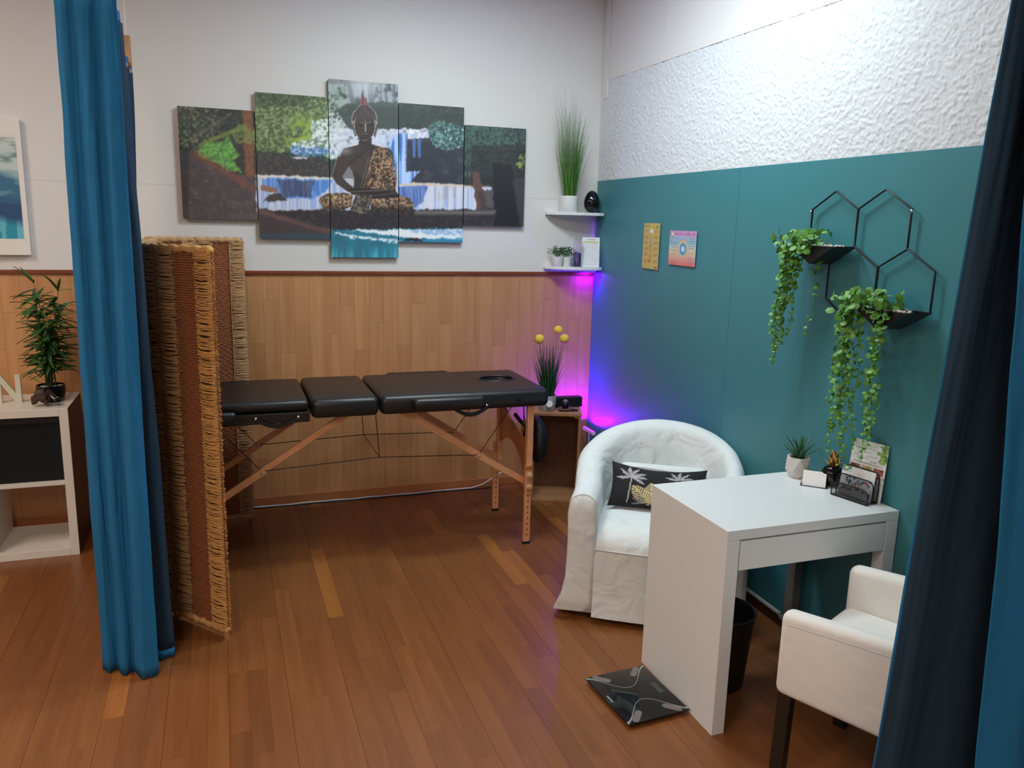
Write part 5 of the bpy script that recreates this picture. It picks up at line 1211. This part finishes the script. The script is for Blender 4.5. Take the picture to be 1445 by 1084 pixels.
# card holder
ch = Vector((-0.186, -2.452, ZD)); ca_ = math.atan2(-0.052, 0.074)
t = thing('card_holder', 'clear business card holder with white cards on the desk', 'card holder', ch, math.atan2(-0.060, 0.064))
obj('holder_tray', MB().box((-0.047, -0.022, 0), (0.047, 0.034, 0.002)).box((-0.047, -0.022, 0.002), (0.047, -0.0195, 0.010)).bar((0, 0.016, 0.002), (0, 0.034, 0.046), 0.094, 0.002, (0, 1, 0)).box((-0.049, -0.022, 0), (-0.047, 0.030, 0.018)).box((0.047, -0.022, 0), (0.049, 0.030, 0.018)), MT['acrylic'], t)
for i in range(6):
    m4 = frame_at((0, -0.0185+i*0.0052, 0.0024), (1, 0, 0), (0, 0.022, 0.050))
    o = obj('business_card', MB().box((-0.0425, -0.0016, 0), (0.0425, 0.0016, 0.053), m4), MT['paper'], t, bevel=0.0004)
# golden crowned pineapple
PA = (-0.112, -2.465, ZD)
t = thing('pineapple_ornament', 'glossy black pineapple ornament with golden crown on the desk', 'ornament', PA)
pr_ = [(0.0, 0.0), (0.022, 0.0), (0.034, 0.008), (0.041, 0.026), (0.0425, 0.042), (0.039, 0.060), (0.030, 0.074), (0.020, 0.081), (0, 0.083)]
rows = []; NB = 32
fine = np.interp
zs_ = np.linspace(0, 1, 34); idx = np.linspace(0, 1, len(pr_))
for f in zs_:
    r = float(np.interp(f, idx, [p[0] for p in pr_])); z = float(np.interp(f, idx, [p[1] for p in pr_]))
    rows.append([(r*(1+0.05*abs(math.sin(5*(2*PI*k/NB)+f*13)*math.sin(5*(2*PI*k/NB)-f*13)))*math.cos(2*PI*k/NB), r*(1+0.05*abs(math.sin(5*(2*PI*k/NB)+f*13)*math.sin(5*(2*PI*k/NB)-f*13)))*math.sin(2*PI*k/NB), z) for k in range(NB+1)])
obj('fruit_body', MB().grid(rows, flip=True), MT['blackglaze'], t, smooth='all')
me = bpy.data.meshes.new('crown_leaf'); vs = []; fs = []
for i in range(5):
    f = i/4; w_ = 0.0125*(1-f**2.2)+0.0006; x = 0.002+0.014*f**2; z = 0.037*f
    vs += [(x, -w_, z), (x+0.003*(1-f)+0.0015, 0, z), (x, w_, z), (x-0.0025, 0, z)]
for i in range(4):
    for k in range(4): fs.append((i*4+k, i*4+(k+1) % 4, i*4+4+(k+1) % 4, i*4+4+k))
me.from_pydata(vs, [], fs); me.materials.append(MT['gold']); me.update(); me.shade_smooth()
for i in range(15):
    o = bpy.data.objects.new('crown_leaf', me); COL.objects.link(o); o.parent = t; lv = i//5; a = 2*PI*(i % 5)/5+lv*0.63
    o.location = (0.010*math.cos(a)*(1-lv*0.25), 0.010*math.sin(a)*(1-lv*0.25), 0.078+lv*0.014); o.rotation_euler = (0, 0.35-lv*0.22, a); o.scale = (1, 1, 0.85)
# mesh letter holder
LH = Vector((-0.136, -2.618, ZD)); lx = Vector((0.034, -0.146, 0)).normalized(); la = math.atan2(lx.y, lx.x)
t = thing('letter_holder', 'black wire mesh letter holder with leaflets on the desk', 'letter holder', LH, la)
def meshpanel(name, y, h, w_=0.150):
    def out(z): return w_/2
    path = [(-w_/2, y, 0.003), (-w_/2, y, h-0.025)]+[(-w_/2+0.025-0.025*math.cos(a), y, h-0.025+0.025*math.sin(a)) for a in np.linspace(0, PI/2, 6)]+[(w_/2-0.025+0.025*math.sin(a), y, h-0.025+0.025*math.cos(a)) for a in np.linspace(0, PI/2, 6)]+[(w_/2, y, 0.003)]
    obj(name, MB().tube(path, 0.0022, 6), MT['meshmetal'], t, smooth=40)
    mb = MB(); step = 0.0042
    x = -w_/2+step
    while x < w_/2-0.001:
        e = max(0, abs(x)-(w_/2-0.025)); zt = h-0.025+math.sqrt(max(0, 0.025**2-e**2)); mb.tube([(x, y, 0.003), (x, y, zt)], 0.00055, 3, caps=False); x += step
    z = 0.006
    while z < h-0.002:
        e = max(0, z-(h-0.025)); xm = w_/2-0.025+math.sqrt(max(0, 0.025**2-e**2)); mb.tube([(-xm, y, z), (xm, y, z)], 0.00055, 3, caps=False); z += step
    stuff(obj('wire_mesh', mb, MT['meshmetal'], t))
meshpanel('front_wire', -0.040, 0.055); meshpanel('middle_wire', -0.012, 0.085); meshpanel('rear_wire', 0.020, 0.115)
mb = MB()
for x in np.arange(-0.075, 0.0755, 0.005): mb.tube([(x, -0.042, 0.002), (x, 0.022, 0.002)], 0.0007, 3, caps=False)
for y in np.arange(-0.042, 0.023, 0.005): mb.tube([(-0.075, y, 0.002), (0.075, y, 0.002)], 0.0007, 3, caps=False)
stuff(obj('base_mesh', mb, MT['meshmetal'], t))
obj('base_wire', MB().tube([(-0.075, -0.042, 0.0025), (0.075, -0.042, 0.0025), (0.075, 0.022, 0.0025), (-0.075, 0.022, 0.0025)], 0.0022, 6, closed=True), MT['meshmetal'], t)
def leaflet_s(U, V):
    I = np.zeros(U.shape+(3,))+np.array((228, 230, 232.0)); I = mixc(I, ((U < 0.28) & (V > 0.80) & (fbm(U*14, V*14, 81, 3) > 0.45)), (104, 140, 92))
    for i in range(34):
        r_ = random.Random(i); a, b = r_.uniform(0.08, 0.95), r_.uniform(0.15, 0.68); c = r_.choice([(60, 84, 110), (60, 84, 110), (80, 120, 150), (200, 80, 120), (190, 160, 130)]); I = mixc(I, np.hypot((U-a), (V-b)*0.75) < r_.uniform(0.030, 0.042), c)
    I = mixc(I, (V < 0.72)*(vnoise(U*60, V*24, 82) > 0.72)*0.35, (120, 130, 150)); I = mixc(I, (V > 0.8)*(V < 0.84)*(U > 0.4)*(U < 0.7)*(vnoise(U*40, V*2, 83) > 0.5)*0.4, (120, 120, 120)); return I
def leaflet_l(U, V):
    I = np.zeros(U.shape+(3,))+np.array((232, 236, 234.0)); I = mixc(I, np.clip((V-0.80)*6, 0, 1)*(U < 0.72)*0.75, (206, 218, 198))
    lf = (U > 0.70) & (V > 0.66) & (fbm(U*9, V*12, 84, 3) > 0.38) & ((U-0.70)*1.1+(V-0.66) > 0.12); I = mixc(I, lf, (150, 186, 104)); I = mixc(I, lf*(fbm(U*22, V*26, 85, 2) > 0.55), (88, 128, 62))
    for v0, ua, ub in ((0.925, 0.08, 0.30), (0.925, 0.36, 0.66), (0.88, 0.36, 0.66), (0.86, 0.1, 0.28), (0.80, 0.25, 0.55), (0.745, 0.08, 0.34), (0.745, 0.42, 0.74), (0.70, 0.2, 0.5), (0.66, 0.55, 0.74), (0.615, 0.06, 0.92)):
        I = mixc(I, (np.abs(V-v0) < 0.008)*(U > ua)*(U < ub)*(vnoise(U*46, V*3, 86) > 0.3)*0.6, (110, 122, 112))
    ph = (V > 0.46) & (V < 0.575)
    for i, c in enumerate(((150, 116, 92), (206, 176, 110), (176, 110, 92))):
        q = ph & (U > 0.03+i*0.33) & (U < 0.30+i*0.33); I = mixc(I, q, c); I = mixc(I, q*(vnoise(U*24+i*5, V*22, 87) > 0.55)*0.7, (76, 52, 40) if i != 1 else (222, 206, 170))
    I = mixc(I, (V > 0.30)*(V < 0.44)*(U > 0.5)*(vnoise(U*12, V*14, 88) > 0.4), (196, 112, 60)); return I
q = LH + lx*(-0.002) + Vector((-lx.y, lx.x, 0))*(-0.004); up_ = Vector((-lx.y, lx.x, 0))
t = thing('leaflet', 'shorter white leaflet with dotted print in the middle of the mesh letter holder', 'leaflet', (q.x, q.y, ZD+0.0035), la)
sheet('printed_sheet', 0.136, 0.112, 61, 51, leaflet_s, MT['print'], t, 0.0012, m=frame_at((0, -0.004, 0), (1, 0, 0), (0, 0.018, 0.11)))
q = LH + lx*0.012 + up_*0.024
t = thing('leaflet', 'tall leaflet with green leaves and food photos at the back of the letter holder', 'leaflet', (q.x, q.y, ZD+0.001), la)
sheet('printed_sheet', 0.145, 0.215, 61, 91, leaflet_l, MT['print'], t, 0.003, m=frame_at((0, 0, 0), (1, 0, 0), (0, 0.018, 0.21)))

# ------------------------------------------------------------------ white armchair with dark legs
NR = math.radians(205); NC = (-0.435, -3.165, 0)
t = thing('dining_armchair', 'white covered low armchair with dark wooden legs in front of the desk', 'chair', NC, NR)
HWn, HDn = 0.272, 0.255
obj('seat', rbox((-HWn+0.055, -HDn+0.01, 0.36), (HWn-0.055, HDn-0.06, 0.47), 0.03, 4), MT['chair2'], t, smooth=60)
for sx in (-1, 1):
    a, b = sorted((sx*HWn, sx*(HWn-0.062))); bm_ = rbox((a, -HDn, 0.335), (b, HDn, 0.605), 0.026, 4)
    bm_.v = [(x, y, z+(0.035*((y+HDn)/(2*HDn)) if z > 0.45 else 0)) for x, y, z in bm_.v]
    obj('arm', bm_, MT['chair2'], t, smooth=60)
    obj('arm_seam', MB().tube([(sx*(HWn+0.0005), -HDn+0.03+0.45*f, 0.572+0.032*f) for f in np.linspace(0, 1, 8)], 0.0018, 5), MT['seam'], t)
bk_ = rbox((-HWn+0.02, HDn-0.062, 0.335), (HWn-0.02, HDn-0.002, 0.80), 0.028, 4); bk_.v = [(x, y+0.03*max(0, (z-0.6)/0.2), z) for x, y, z in bk_.v]
obj('backrest', bk_, MT['chair2'], t, smooth=60)
obj('front_cover', rbox((-HWn+0.05, -HDn+0.004, 0.336), (HWn-0.05, -HDn+0.02, 0.45), 0.006, 2), MT['chair2'], t, smooth=60)
for sx in (-1, 1):
    for sy in (-1, 1):
        px_, py_ = sx*(HWn-0.036), sy*(HDn-0.030); obj('leg', MB().bar((px_+sx*0.004, py_+sy*0.006, 0), (px_, py_, 0.345), 0.038, 0.042, (0, 1, 0)), MT['dwood'], t, bevel=0.003)
